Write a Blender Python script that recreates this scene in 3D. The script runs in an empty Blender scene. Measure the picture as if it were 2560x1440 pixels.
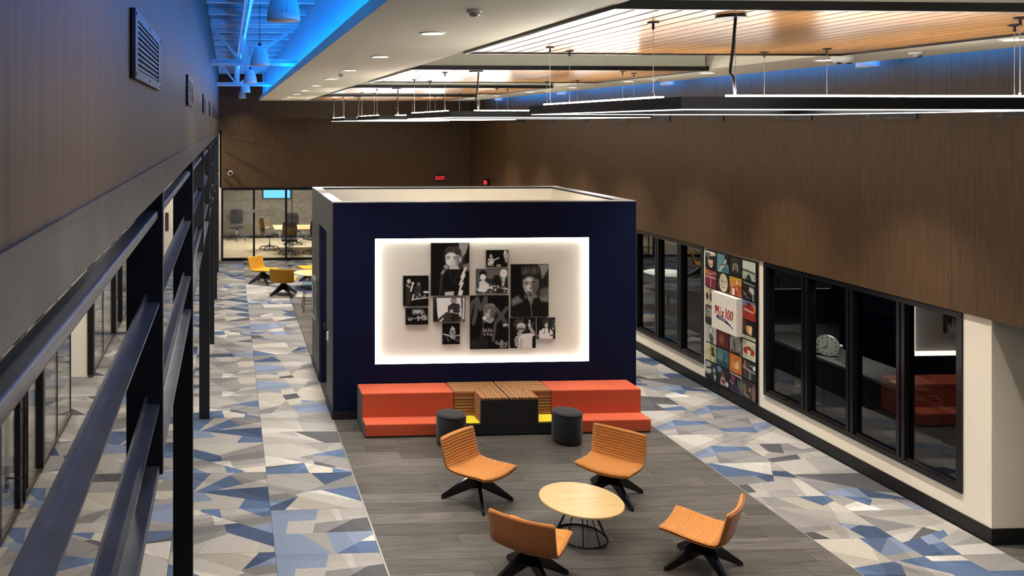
import bpy, math, random
import numpy as np
from mathutils import Vector, Matrix
random.seed(7)
S = bpy.context.scene
COL = S.collection
PI = math.pi
# ------------------------------------------------------------------ camera
YAW = math.atan(110/2083)                      # camera is turned a little to the right of the hall's axis
SA, CA = math.sin(YAW), math.cos(YAW)
CAMZ = 4.0
cd = bpy.data.cameras.new('camera'); cam = bpy.data.objects.new('camera', cd); COL.objects.link(cam)
cam.location = (0, 0, CAMZ); cam.rotation_euler = (PI/2, 0, -YAW)
cd.sensor_width = 36; cd.lens = 36*2083/2560; cd.shift_x = (1280-680)/2560; cd.shift_y = (312-720)/2560
cd.clip_start = .05; cd.clip_end = 200
S.camera = cam
def YD(d, x): return (d-x*SA)/CA               # distance along the view axis -> hall coordinate y
# ------------------------------------------------------------------ world, exposure
w = bpy.data.worlds.new('world'); S.world = w; w.use_nodes = True
bg = w.node_tree.nodes['Background']; bg.inputs[0].default_value = (.9, .95, 1, 1); bg.inputs[1].default_value = .02
S.view_settings.view_transform = 'Standard'; S.view_settings.look = 'None'
S.view_settings.exposure = 0.35; S.view_settings.gamma = 1; S.view_settings.use_curve_mapping = False
WARM = (1, .94, .85); NEUT = (1, .95, .87); BLUE = (0.0, .25, 1.0)
# light levels
L_DOWN, L_PEND_DN, L_PEND_UP, L_BLUE, L_PANEL, L_CONF, L_CORR, L_BELL_FILL = 28, 3, 52, 105, 9, 85, 26, 6.5

def area(name, loc, rot, sx, sy, power, color, parent=None, spread=PI):
    l = bpy.data.lights.new(name, 'AREA'); l.shape = 'RECTANGLE'; l.size = sx; l.size_y = sy
    l.energy = power; l.color = color; l.spread = spread
    o = bpy.data.objects.new(name, l); COL.objects.link(o); o.location = loc; o.rotation_euler = rot
    if parent: o.parent = parent
    return o
# blue cove light: runs along the top of the hanging ceiling, left, right and back edge
area('cove_light', (.885, 10.5, 4.775), (0, PI-math.radians(8), 0), .03, 24.5, L_BLUE*1.15, BLUE)
area('cove_light', (.875, 10.5, 4.815), (0, PI-math.radians(82), 0), .03, 24.5, L_BLUE*.5, BLUE)
area('joist_led_light', (.24, 10.5, 5.29), (0, math.radians(-42), 0), .03, 24.5, L_BLUE*.45, BLUE)
area('cove_light', (6.76, 10.5, 4.80), (0, PI+math.radians(40), 0), .04, 24.5, L_BLUE*4, BLUE)

# ------------------------------------------------------------------ materials
MATS = {}
def sl(c):
    return tuple(((v/12.92) if v <= .04045 else ((v+.055)/1.055)**2.4) for v in c)
def hx(h): return sl(tuple(int(h[i:i+2], 16)/255 for i in (0, 2, 4)))
def newmat(name):
    m = bpy.data.materials.new(name); m.use_nodes = True; MATS[name] = m
    nt = m.node_tree; return m, nt, nt.nodes, nt.links, nt.nodes['Principled BSDF']
def pmat(name, col, rough=.5, metal=0, var=.08, scale=8, bump=0, bscale=200, spec=.5, stretch=(1, 1, 1), dark=.8, objvar=0):
    """plain coloured surface with soft noise variation (and fine relief)"""
    m, nt, N, L, b = newmat(name)
    tc = N.new('ShaderNodeTexCoord'); mp = N.new('ShaderNodeMapping'); mp.inputs['Scale'].default_value = stretch
    L.new(tc.outputs['Object'], mp.inputs[0])
    n = N.new('ShaderNodeTexNoise'); n.inputs['Scale'].default_value = scale; n.inputs['Detail'].default_value = 4
    L.new(mp.outputs[0], n.inputs[0])
    mx = N.new('ShaderNodeMix'); mx.data_type = 'RGBA'
    c2 = tuple(v*dark for v in col)
    mx.inputs[6].default_value = (*c2, 1); mx.inputs[7].default_value = (*col, 1)
    mr = N.new('ShaderNodeMapRange'); mr.inputs[1].default_value = .5-.5*max(.15, 1-var*4); mr.inputs[2].default_value = .5+.5*max(.15, 1-var*4)
    L.new(n.outputs[0], mr.inputs[0]); L.new(mr.outputs[0], mx.inputs[0])
    out = mx.outputs[2]
    if objvar:
        oi = N.new('ShaderNodeObjectInfo'); hs = N.new('ShaderNodeHueSaturation')
        r = N.new('ShaderNodeMapRange'); r.inputs[3].default_value = 1-objvar; r.inputs[4].default_value = 1+objvar
        L.new(oi.outputs['Random'], r.inputs[0]); L.new(r.outputs[0], hs.inputs['Value']); L.new(out, hs.inputs['Color']); out = hs.outputs[0]
    L.new(out, b.inputs['Base Color'])
    b.inputs['Roughness'].default_value = rough; b.inputs['Metallic'].default_value = metal
    b.inputs['Specular IOR Level'].default_value = spec
    if bump:
        n2 = N.new('ShaderNodeTexNoise'); n2.inputs['Scale'].default_value = bscale; n2.inputs['Detail'].default_value = 2
        L.new(tc.outputs['Object'], n2.inputs[0])
        bp = N.new('ShaderNodeBump'); bp.inputs['Strength'].default_value = bump; bp.inputs['Distance'].default_value = .002
        L.new(n2.outputs[0], bp.inputs['Height']); L.new(bp.outputs[0], b.inputs['Normal'])
    return m
def woodmat(name, c_dark, c_light, stretch, rough=.45, scale=6, objvar=.06, spec=.5, wscale=None, lo=.3, hi=.7, coat=0):
    m, nt, N, L, b = newmat(name)
    tc = N.new('ShaderNodeTexCoord'); mp = N.new('ShaderNodeMapping'); mp.inputs['Scale'].default_value = stretch
    L.new(tc.outputs['Object'], mp.inputs[0])
    oi = N.new('ShaderNodeObjectInfo')
    ml = N.new('ShaderNodeMath'); ml.operation = 'MULTIPLY'; ml.inputs[1].default_value = 37
    L.new(oi.outputs['Random'], ml.inputs[0])
    n = N.new('ShaderNodeTexNoise'); n.noise_dimensions = '4D'; n.inputs['Scale'].default_value = scale; n.inputs['Detail'].default_value = 6; n.inputs['Roughness'].default_value = .62
    L.new(mp.outputs[0], n.inputs['Vector']); L.new(ml.outputs[0], n.inputs['W'])
    mr = N.new('ShaderNodeMapRange'); mr.inputs[1].default_value = lo; mr.inputs[2].default_value = hi
    L.new(n.outputs[0], mr.inputs[0])
    mx = N.new('ShaderNodeMix'); mx.data_type = 'RGBA'; mx.inputs[6].default_value = (*c_dark, 1); mx.inputs[7].default_value = (*c_light, 1)
    L.new(mr.outputs[0], mx.inputs[0])
    hs = N.new('ShaderNodeHueSaturation'); r = N.new('ShaderNodeMapRange'); r.inputs[3].default_value = 1-objvar; r.inputs[4].default_value = 1+objvar
    L.new(oi.outputs['Random'], r.inputs[0]); L.new(r.outputs[0], hs.inputs['Value']); L.new(mx.outputs[2], hs.inputs['Color'])
    L.new(hs.outputs[0], b.inputs['Base Color']); b.inputs['Roughness'].default_value = rough; b.inputs['Specular IOR Level'].default_value = spec
    b.inputs['Coat Weight'].default_value = coat; b.inputs['Coat Roughness'].default_value = .15
    return m
def emat(name, col, strength):
    m, nt, N, L, b = newmat(name)
    b.inputs['Base Color'].default_value = (*col, 1); b.inputs['Emission Color'].default_value = (*col, 1); b.inputs['Emission Strength'].default_value = strength
    return m
def glassmat(name, tint=(1, 1, 1), base=.045):
    m = bpy.data.materials.new(name); m.use_nodes = True; MATS[name] = m; nt = m.node_tree; N, L = nt.nodes, nt.links
    N.clear(); o = N.new('ShaderNodeOutputMaterial'); t = N.new('ShaderNodeBsdfTransparent'); t.inputs[0].default_value = (*tint, 1)
    g = N.new('ShaderNodeBsdfGlossy'); g.inputs['Roughness'].default_value = .01; g.inputs[0].default_value = (1, 1, 1, 1)
    lw = N.new('ShaderNodeLayerWeight'); lw.inputs[0].default_value = .5
    p = N.new('ShaderNodeMath'); p.operation = 'POWER'; p.inputs[1].default_value = 5; L.new(lw.outputs['Facing'], p.inputs[0])
    a = N.new('ShaderNodeMath'); a.operation = 'MULTIPLY_ADD'; a.inputs[1].default_value = 1-base; a.inputs[2].default_value = base; L.new(p.outputs[0], a.inputs[0])
    mx = N.new('ShaderNodeMixShader'); L.new(a.outputs[0], mx.inputs[0]); L.new(t.outputs[0], mx.inputs[1]); L.new(g.outputs[0], mx.inputs[2]); L.new(mx.outputs[0], o.inputs[0])
    return m
def attrmat(name, rough=.6, weave=0, spec=.3, gain=1.0):
    """printed surface: colours come from the mesh's own print layer, plus a fine weave"""
    m, nt, N, L, b = newmat(name)
    at = N.new('ShaderNodeAttribute'); at.attribute_name = 'print'
    out = at.outputs['Color']
    if weave:
        tc = N.new('ShaderNodeTexCoord'); n = N.new('ShaderNodeTexNoise'); n.inputs['Scale'].default_value = weave; n.inputs['Detail'].default_value = 2
        mp = N.new('ShaderNodeMapping'); mp.inputs['Scale'].default_value = (1, .25, 1)
        L.new(tc.outputs['Object'], mp.inputs[0]); L.new(mp.outputs[0], n.inputs[0])
        mr = N.new('ShaderNodeMapRange'); mr.inputs[1].default_value = .3; mr.inputs[2].default_value = .7; mr.inputs[3].default_value = .8*gain; mr.inputs[4].default_value = 1.12*gain
        L.new(n.outputs[0], mr.inputs[0])
        v = N.new('ShaderNodeVectorMath'); v.operation = 'SCALE'; L.new(out, v.inputs[0]); L.new(mr.outputs[0], v.inputs['Scale']); out = v.outputs[0]
    L.new(out, b.inputs['Base Color']); b.inputs['Roughness'].default_value = rough; b.inputs['Specular IOR Level'].default_value = spec
    return m
def fabric(name, c1, c2, scale=260, rough=.9):
    m, nt, N, L, b = newmat(name)
    tc = N.new('ShaderNodeTexCoord'); n = N.new('ShaderNodeTexNoise'); n.inputs['Scale'].default_value = scale; n.inputs['Detail'].default_value = 3
    L.new(tc.outputs['Object'], n.inputs[0])
    mr = N.new('ShaderNodeMapRange'); mr.inputs[1].default_value = .35; mr.inputs[2].default_value = .65; L.new(n.outputs[0], mr.inputs[0])
    mx = N.new('ShaderNodeMix'); mx.data_type = 'RGBA'; mx.inputs[6].default_value = (*c1, 1); mx.inputs[7].default_value = (*c2, 1); L.new(mr.outputs[0], mx.inputs[0])
    L.new(mx.outputs[2], b.inputs['Base Color']); b.inputs['Roughness'].default_value = rough; b.inputs['Specular IOR Level'].default_value = .2
    b.inputs['Sheen Weight'].default_value = .15
    bp = N.new('ShaderNodeBump'); bp.inputs['Strength'].default_value = .4; bp.inputs['Distance'].default_value = .002; L.new(n.outputs[0], bp.inputs['Height']); L.new(bp.outputs[0], b.inputs['Normal'])
    return m
def stripes(name, axis):
    """thin multicoloured woven stripes: brown, orange, black, teal, tan"""
    m, nt, N, L, b = newmat(name)
    tc = N.new('ShaderNodeTexCoord'); sp = N.new('ShaderNodeSeparateXYZ'); L.new(tc.outputs['Object'], sp.inputs[0])
    f = N.new('ShaderNodeMath'); f.operation = 'MULTIPLY'; f.inputs[1].default_value = 1/.21
    L.new(sp.outputs[axis], f.inputs[0])
    fr = N.new('ShaderNodeMath'); fr.operation = 'FRACT'; L.new(f.outputs[0], fr.inputs[0])
    cr = N.new('ShaderNodeValToRGB'); cr.color_ramp.interpolation = 'CONSTANT'
    cols = ['a5733f', '4a3626', 'b5622f', '8a6a3f', '3d2c20', 'b08a55', '8a6f4a', '3a2a1c', 'c0743a', '94703f', '40301f', 'a88350', '7c4a2a', '46331f', 'b79058', '8e4a26']
    e = cr.color_ramp.elements
    while len(e) < len(cols): e.new(.5)
    for i, c in enumerate(cols): e[i].position = i/len(cols); e[i].color = (*hx(c), 1)
    L.new(fr.outputs[0], cr.inputs[0]); L.new(cr.outputs[0], b.inputs['Base Color']); b.inputs['Roughness'].default_value = .9
    return m

veneer = woodmat('wood_veneer', hx('3f2f1c'), hx('664c30'), (14, 14, .55), .5, 5, .035, .35, lo=.28, hi=.75)
slatwood = woodmat('ceiling_wood', hx('9c6a38'), hx('c4935c'), (9, .5, 9), .3, 5, .08, .5, coat=.6)
plankm = woodmat('vinyl_plank', hx('393633'), hx('5f5a54'), (.6, 7, 5), .45, 5, .3, .35, lo=.33, hi=.7)
oak = woodmat('oak_veneer', hx('bf9d66'), hx('d8bc88'), (1, 10, 5), .3, 4, .02)
greyplank = woodmat('grey_plank', hx('4f4d46'), hx('7d796d'), (1.2, 9, 9), .5, 4, .12)
cream = pmat('cream_paint', hx('f6f0e0'), .6, dark=.97)
ceilm = pmat('ceiling_paint', hx('efe7d0'), .7, dark=.97)
greypaint = pmat('grey_paint', hx('d9d6c6'), .7, dark=.97)
navy = pmat('navy_paint', hx('0d1432'), .6, dark=.92, spec=.12)
charc = pmat('charcoal_tone', hx('3b3c3f'), .55, dark=.93)
blackp = pmat('black_paint', hx('17171a'), .45, dark=.9)
blackmet = pmat('black_metal', hx('141418'), .28, .2, dark=.9)
blackgloss = pmat('black_gloss', hx('0d0d10'), .12, 0, dark=.9)
steel = pmat('raw_steel', hx('57534f'), .42, .55, var=.2, scale=5, dark=.6)
steeldark = pmat('dark_steel', hx('24262b'), .4, .35, var=.15, scale=6, dark=.75)
railm = pmat('rail_steel', hx('6b6c70'), .38, .5, var=.15, scale=6, dark=.7)
alum = pmat('aluminium', hx('b9babb'), .35, .8, dark=.9)
chrome = pmat('chrome', hx('cfd0d2'), .12, 1, dark=.97)
whitemet = pmat('white_metal', hx('dfe3e8'), .45, 0, dark=.95)
whiteplas = pmat('white_plastic', hx('e8e6e0'), .4, 0, dark=.97)
deckm = pmat('deck_paint', hx('cfd6dc'), .6, dark=.94)
capm = pmat('cap_trim', hx('8d8d92'), .5, dark=.95)
baseb = pmat('baseboard_rubber', hx('101012'), .5, dark=.9)
carpetm = attrmat('carpet_print', .95, 260, .1, .74)
photom = attrmat('photo_print', .45, 0, .3)
albumm = attrmat('cover_print', .4, 0, .35)
orange = fabric('orange_fabric', hx('a5662d'), hx('d0904f'), 150)
orangeshade = fabric('orange_fabric_shaded', hx('8a5228'), hx('a86a38'))  # same fabric as the cushion; shade on the back put into its colour
yellow = fabric('yellow_fabric', hx('c08a14'), hx('d9a327'))
yellowshade = fabric('yellow_fabric_shaded', hx('93691a'), hx('ab7d22'))  # darker copy of the yellow fabric, shade put into its colour
redfab = fabric('red_fabric', hx('ac452a'), hx('c85a38'), 320)
yelfab = fabric('bright_yellow_fabric', hx('d8c01c'), hx('ead434'), 320)
darkfab = fabric('charcoal_fabric', hx('19191a'), hx('272728'), 320)
stripeY = stripes('stripe_fabric_across', 1)
stripeX = stripes('stripe_fabric_along', 0)
stripeZ = stripes('stripe_fabric_upright', 2)
glass = glassmat('clear_glass')
darkglass = glassmat('window_glass', (.60, .62, .62), .055)
led = emat('pendant_diffuser', (1, .97, .92), L_PEND_DN)
ledup = emat('pendant_uplight', (1, .96, .90), L_PEND_UP)
dl_lens = emat('downlight_lens', (1, .95, .84), 9)
panelled = emat('niche_led', (1, .97, .92), L_PANEL)
blueled = emat('blue_led', (0.01, .3, 1), 2)
exitred = emat('exit_red', (1, .03, .04), 1.2)
exitface = pmat('exit_face', hx('160304'), .4)
screenm = emat('screen_blue', hx('4a97dd'), 1.1)
beigecarpet = pmat('beige_carpet', hx('b9ad90'), .95, var=.2, scale=3, dark=.75, stretch=(1, 4, 1))
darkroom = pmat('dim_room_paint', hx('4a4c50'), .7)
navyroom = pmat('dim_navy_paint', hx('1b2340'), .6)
signwhite = pmat('sign_white', hx('e9e4d8'), .45, dark=.98)
logored = pmat('logo_red', hx('b8232b'), .5)
logoblue = pmat('logo_blue', hx('1c2a66'), .5)
leafm = pmat('leaf', hx('5a6b2a'), .6)
clockface = pmat('clock_face', hx('d9d9cf'), .5)
tealplas = pmat('teal_seat', hx('3d5866'), .5)
metalstrip = pmat('transition_strip', hx('b8b5ae'), .35, .6)

# ------------------------------------------------------------------ mesh helpers
class B:
    def __init__(s): s.v = []; s.f = []
    def add(s, vs, fs):
        o = len(s.v); s.v += [tuple(v) for v in vs]; s.f += [tuple(i+o for i in f) for f in fs]; return s
    def box(s, x0, x1, y0, y1, z0, z1):
        return s.add([(x0, y0, z0), (x1, y0, z0), (x1, y1, z0), (x0, y1, z0), (x0, y0, z1), (x1, y0, z1), (x1, y1, z1), (x0, y1, z1)],
                     [(0, 3, 2, 1), (4, 5, 6, 7), (0, 1, 5, 4), (1, 2, 6, 5), (2, 3, 7, 6), (3, 0, 4, 7)])
    def bar(s, p, q, w, h, up=(0, 0, 1)):
        p, q = Vector(p), Vector(q); d = (q-p).normalized(); u = Vector(up)
        if abs(d.dot(u)) > .98: u = Vector((1, 0, 0))
        r = d.cross(u).normalized(); u = r.cross(d)
        vs = [c+r*a*w/2+u*b*h/2 for c in (p, q) for a, b in ((-1, -1), (1, -1), (1, 1), (-1, 1))]
        return s.add(vs, [(0, 1, 2, 3), (7, 6, 5, 4), (0, 4, 5, 1), (1, 5, 6, 2), (2, 6, 7, 3), (3, 7, 4, 0)])
    def tube(s, pts, r, n=8, closed=False, r2=None):
        pts = [Vector(p) for p in pts]; m = len(pts); vs = []; fs = []
        nv = Vector((0, 0, 1))
        for i, p in enumerate(pts):
            a = pts[i-1] if (i or closed) else p; c = pts[(i+1) % m] if (i < m-1 or closed) else p
            d = (c-a).normalized(); u = nv if abs(d.dot(nv)) < .95 else Vector((1, 0, 0))
            x = d.cross(u).normalized(); y = x.cross(d)
            rr = r if r2 is None else r+(r2-r)*i/(m-1)
            vs += [p+x*math.cos(2*PI*k/n)*rr+y*math.sin(2*PI*k/n)*rr for k in range(n)]
        for i in range(m if closed else m-1):
            j = (i+1) % m
            fs += [(i*n+k, i*n+(k+1) % n, j*n+(k+1) % n, j*n+k) for k in range(n)]
        if not closed: fs += [tuple(range(n))[::-1], tuple(range((m-1)*n, m*n))]
        return s.add(vs, fs)
    def lathe(s, prof, n=24, c=(0, 0, 0), axis='z'):
        vs = []; fs = []; m = len(prof)
        for (r, z) in prof:
            for k in range(n):
                a = 2*PI*k/n; x, y = r*math.cos(a), r*math.sin(a)
                if axis == 'z': vs.append((c[0]+x, c[1]+y, c[2]+z))
                elif axis == 'y': vs.append((c[0]+x, c[1]+z, c[2]+y))
                else: vs.append((c[0]+z, c[1]+x, c[2]+y))
        for i in range(m-1):
            fs += [(i*n+k, i*n+(k+1) % n, (i+1)*n+(k+1) % n, (i+1)*n+k) for k in range(n)]
        if prof[0][0] > 1e-6: fs.append(tuple(range(n))[::-1])
        if prof[-1][0] > 1e-6: fs.append(tuple(range((m-1)*n, m*n)))
        return s.add(vs, fs)
    def prism(s, poly, fn, t0, t1):
        """poly: 2d points, fn(a, b, t) -> 3d point"""
        n = len(poly); vs = [fn(a, b, t0) for a, b in poly]+[fn(a, b, t1) for a, b in poly]
        return s.add(vs, [tuple(range(n))[::-1], tuple(range(n, 2*n))]+[(i, (i+1) % n, n+(i+1) % n, n+i) for i in range(n)])
    def mesh(s, name, mat, smooth=False):
        me = bpy.data.meshes.new(name); me.from_pydata(s.v, [], s.f); me.update()
        if mat: me.materials.append(mat)
        if smooth: me.polygons.foreach_set('use_smooth', [True]*len(me.polygons))
        return me
    def build(s, name, mat, parent=None, smooth=False, bevel=0, seg=2, loc=None):
        return put(name, s.mesh(name, mat, smooth), parent, bevel, seg, loc)
def put(name, me, parent=None, bevel=0, seg=2, loc=None):
    o = bpy.data.objects.new(name, me); COL.objects.link(o)
    if parent: o.parent = parent
    if loc: o.location = loc
    if bevel:
        md = o.modifiers.new('bevel', 'BEVEL'); md.width = bevel; md.segments = seg; md.limit_method = 'ANGLE'; md.angle_limit = .6
        me.polygons.foreach_set('use_smooth', [True]*len(me.polygons)); 
        wn = o.modifiers.new('wn', 'WEIGHTED_NORMAL')
    return o
def autosmooth(me, ang=.6):
    me.polygons.foreach_set('use_smooth', [True]*len(me.polygons))
    try: me.set_sharp_from_angle(angle=ang)
    except Exception: pass
def tag(o, label, cat, group=None):
    o['label'] = label; o['category'] = cat
    if group: o['group'] = group
    return o
def thing(name, label, cat, loc=(0, 0, 0), rz=0, group=None):
    o = bpy.data.objects.new(name, None); COL.objects.link(o); o.location = loc; o.rotation_euler = (0, 0, rz); o.empty_display_size = .1
    return tag(o, label, cat, group)
def struct(o, label=None):
    o['kind'] = 'structure'
    if label: o['label'] = label
    return o
def root(name, label, loc=(0, 0, 0)):
    o = bpy.data.objects.new(name, None); COL.objects.link(o); o.location = loc; return struct(o, label)
def dup(r, loc, rz, label, group=None):
    c = r.copy(); COL.objects.link(c); c.location = loc; c.rotation_euler = (0, 0, rz); c['label'] = label
    if group: c['group'] = group
    for ch in r.children:
        k = ch.copy(); COL.objects.link(k); k.parent = c
        for g in ch.children:
            q = g.copy(); COL.objects.link(q); q.parent = k
    return c
ORD = ['nearest', 'second nearest', 'third nearest', 'fourth nearest', 'fifth nearest', 'sixth nearest', 'seventh nearest', 'eighth nearest', 'ninth nearest', 'tenth nearest', 'eleventh nearest', 'twelfth nearest', 'thirteenth nearest']
def printmesh(name, polys, cols, zside=None):
    pass

# ------------------------------------------------------------------ key dimensions of the hall
XL, XR = -.25, 7.24            # faces of the left and right wood walls
YB = 24.6                      # back wall
ZC = 4.67                      # hanging ceiling
ZWB = 2.145                    # underside of the right and back wood walls
ZROOF = 5.75
Y0 = -3.0
CX0, CX1, CYB = .86, 6.8, 23.0  # hanging ceiling extent
PX0, PX1 = 2.16, 5.76          # wood ceiling panels
PANELS = [(-.6, 2.4), (4.55, 7.55), (9.7, 12.7), (14.5, 17.5), (19.0, 22.0)]
VX0, VX1 = 1.42, 5.63          # vinyl plank zone / booth width
BY0, BY1, BZ = 11.23, 14.02, 2.94  # booth
FZ = .006                      # finished floor height

# ------------------------------------------------------------------ floor
fl = B().box(-5.6, 10.6, Y0, YB, -.12, -.004).build('floor', pmat('floor_base', hx('3a3a3c'), .8)); struct(fl, 'carpet tile and grey vinyl plank floor of the hall')
PAL = [('a29e99', 26), ('918e8b', 24), ('b0aa9f', 13), ('7d7b7b', 12), ('bfbbb4', 5), ('78849a', 9), ('566784', 11), ('44526c', 7), ('545457', 8)]
def pick(rng):
    t = rng.random()*sum(w_ for _, w_ in PAL)
    for h, w_ in PAL:
        t -= w_
        if t <= 0: return hx(h)
    return hx(PAL[0][0])
def cut(poly, px, py, nx, ny):
    a, b_ = [], []
    n = len(poly)
    for i in range(n):
        p, q = poly[i], poly[(i+1) % n]
        dp = (p[0]-px)*nx+(p[1]-py)*ny; dq = (q[0]-px)*nx+(q[1]-py)*ny
        (a if dp >= 0 else b_).append(p)
        if dp*dq < 0:
            t = dp/(dp-dq); r = (p[0]+(q[0]-p[0])*t, p[1]+(q[1]-p[1])*t); a.append(r); b_.append(r)
    return a, b_
def parea(p): return abs(sum(p[i][0]*p[(i+1) % len(p)][1]-p[(i+1) % len(p)][0]*p[i][1] for i in range(len(p))))/2
def shards(rng, w_, h_):
    cells = [([(0, 0), (w_, 0), (w_, h_), (0, h_)], pick(rng))]
    out = []
    def rec(poly, depth):
        if depth == 0 or parea(poly) < .025 or (depth < 3 and rng.random() < .18): out.append([poly, pick(rng)]); return
        xs = [p[0] for p in poly]; ys = [p[1] for p in poly]
        px = rng.uniform(.3, .7)*(max(xs)-min(xs))+min(xs); py = rng.uniform(.3, .7)*(max(ys)-min(ys))+min(ys)
        wide = (max(xs)-min(xs)) > (max(ys)-min(ys))*1.3
        an = rng.gauss(0 if wide else PI/2, .42)
        a, b_ = cut(poly, px, py, math.cos(an), math.sin(an))
        for c in (a, b_):
            if len(c) > 2: rec(c, depth-1)
    rec(cells[0][0], 4)
    # translucent overlays: a few wide wedges that lighten or darken what lies below
    for k in range(3):
        px, py, an = rng.uniform(0, w_), rng.uniform(0, h_), rng.uniform(0, PI)
        wd = rng.uniform(.2, .5); g = rng.choice([.78, .88, .92, 1.1, 1.18, 1.26]); new = []
        a2 = an+rng.uniform(-.35, .35)
        for poly, c in out:
            i1, o1 = cut(poly, px, py, math.cos(an), math.sin(an))
            if len(o1) > 2: new.append([o1, c])
            if len(i1) > 2:
                i2, o2 = cut(i1, px+wd*math.cos(an), py+wd*math.sin(an), -math.cos(a2), -math.sin(a2))
                if len(o2) > 2: new.append([o2, c])
                if len(i2) > 2: new.append([i2, tuple(min(.8, v*g) for v in c)])
        out = new
    return [(p, c) for p, c in out if parea(p) > 1e-6]
def setprint(me, fcols):
    at = me.attributes.new('print', 'FLOAT_COLOR', 'FACE')
    at.data.foreach_set('color', np.array([(*c, 1) for c in fcols], dtype=np.float32).ravel())
def tile_mesh(name, rng, w_, h_):
    b = B(); cols = []
    for p, c in shards(rng, w_, h_):
        if sum(p[i][0]*p[(i+1) % len(p)][1]-p[(i+1) % len(p)][0]*p[i][1] for i in range(len(p))) < 0: p = p[::-1]
        b.add([(x, y, FZ) for x, y in p], [tuple(range(len(p)))]); cols.append(c)
    g = hx('7d7b78')
    b.add([(0, 0, 0), (w_, 0, 0), (w_, h_, 0), (0, h_, 0), (0, 0, FZ), (w_, 0, FZ), (w_, h_, FZ), (0, h_, FZ)], [(0, 1, 5, 4), (1, 2, 6, 5), (2, 3, 7, 6), (3, 0, 4, 7)]); cols += [g]*4
    me = b.mesh(name, carpetm); setprint(me, cols); return me
rng = random.Random(11)
TW, TH = .93, .90
def carpet_zone(x0, x1, y0, y1, nvar=10, stag=True):
    nx = max(1, round((x1-x0)/TW)); tw = (x1-x0)/nx
    vs = [tile_mesh('carpet_tile', rng, tw-.003, TH-.003) for _ in range(nvar)]
    last = None
    for i in range(nx):
        off = rng.uniform(-.9, -.1) if stag else 0
        y = y0+off; cur = rng.choice(vs)
        while y < y1-.05:
            if rng.random() < .85: cur = rng.choice(vs)
            if y+TH > y1+.25: break
            o = put('carpet_tile', cur, fl)
            o.location = (x0+i*tw, y, 0)
            if rng.random() < .4:
                o.rotation_euler = (0, 0, PI); o.location = (x0+i*tw+tw-.003, y+TH-.003, 0)
            y += TH
carpet_zone(-2.5, VX0, 6.3, YB-.02, 14)
carpet_zone(VX1, XR, 6.3, YB-.02, 12)
carpet_zone(VX0, VX1, 19.25, YB-.02, 6, False)
carpet_zone(-5.2, -2.5, 6.3, 18.8, 6)
# vinyl planks
def planks(y0, y1, x0, x1):
    y = y0; k = 0
    while y < y1-.02:
        h = min(.229, y1-y); x = x0-random.uniform(.1, 1.3)
        while x < x1-.05:
            a, c = max(x, x0), min(x+1.5, x1)
            if c-a > .03: B().box(a+.0015, c-.0015, y+.0015, y+h-.0015, -.003, FZ-.001).build('floor_plank', plankm, fl)
            x += 1.5
        y += .229; k += 1
planks(6.2, BY0+.06, VX0+.012, VX1-.012)
planks(BY1, 19.24, VX0+.012, VX1-.012)
B().box(VX0-.002, VX0+.012, 6.2, BY0, -.003, FZ+.002).build('transition_strip', metalstrip, fl)
B().box(VX1-.012, VX1-.001, 6.2, BY0, -.003, FZ+.001).build('transition_strip', metalstrip, fl)
B().box(XR, 10.2, 6.2, 7.5, -.003, FZ).build('side_floor', plankm, fl)

# ------------------------------------------------------------------ walls
def paneled_wall(name, label, core, pieces):
    w_ = core.build(name, blackp); struct(w_, label)
    for p in pieces: B().box(*p).build('veneer_panel', veneer, w_)
    return w_
PWD = 1.22
def runs(a, b, st): 
    out = []; x = a
    while x < b-.01: out.append((x, min(x+st, b))); x += st
    return out
paneled_wall('wall_left', 'wood veneer upper wall hanging over the steel screen', B().box(XL-.16, XL-.018, Y0, YB, 3.856, ZROOF),
             [(XL-.018, XL, a+.001, c-.001, 3.858, ZROOF) for a, c in runs(Y0+.22, YB, PWD*1.5)])
paneled_wall('wall_right', 'wood veneer upper wall over the dark office windows', B().box(XR+.018, XR+.2, Y0, YB, ZWB+.004, ZROOF),
             [(XR, XR+.018, a+.001, c-.001, ZWB, ZROOF) for a, c in runs(Y0, YB, PWD)])
paneled_wall('wall_back', 'dark wood veneer upper wall at the far end', B().box(XL-.1, XR+.1, YB+.018, YB+.2, ZWB+.004, ZROOF),
             [(a+.001, c-.001, YB, YB+.018, ZWB, ZROOF) for a, c in runs(XL, XR, PWD)])
struct(B().box(-5.6, 10.6, Y0-.2, Y0, 0, ZROOF).build('wall_near', charc), 'wall behind the viewer')
# right lower wall, pieces round the windows
XW = XR+.03
W2 = (YD(8.25, XR), YD(11.30, XR)); W1 = (YD(12.74, XR), YD(16.3, XR)); SILL = .345; HEAD = 2.135
YC = 7.57
for nm, (a, c, z0, z1) in {'pier': (YC, W2[0], 0, ZWB), 'sill_wall': (W2[0], W2[1], 0, SILL), 'album_pier': (W2[1], W1[0], 0, ZWB), 'sill_wall.001': (W1[0], W1[1], 0, SILL), 'far_pier': (W1[1], YB, 0, ZWB)}.items():
    struct(B().box(XW, XW+.14, a, c, z0, z1).build('wall_right_'+nm.split('.')[0], cream), 'cream lower wall on the right')
struct(B().box(XW+.14, 10.4, YC, YC+.14, 0, ZWB+.6).build('wall_right_return', cream), 'cream wall turning the corner at the right')
bb = B().box(XW-.014, XW, YC-.014, YB, 0, .15).box(XW, 10.4, YC-.014, YC, 0, .15).build('baseboard_right', baseb); struct(bb, 'black rubber baseboard along the right wall')
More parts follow.
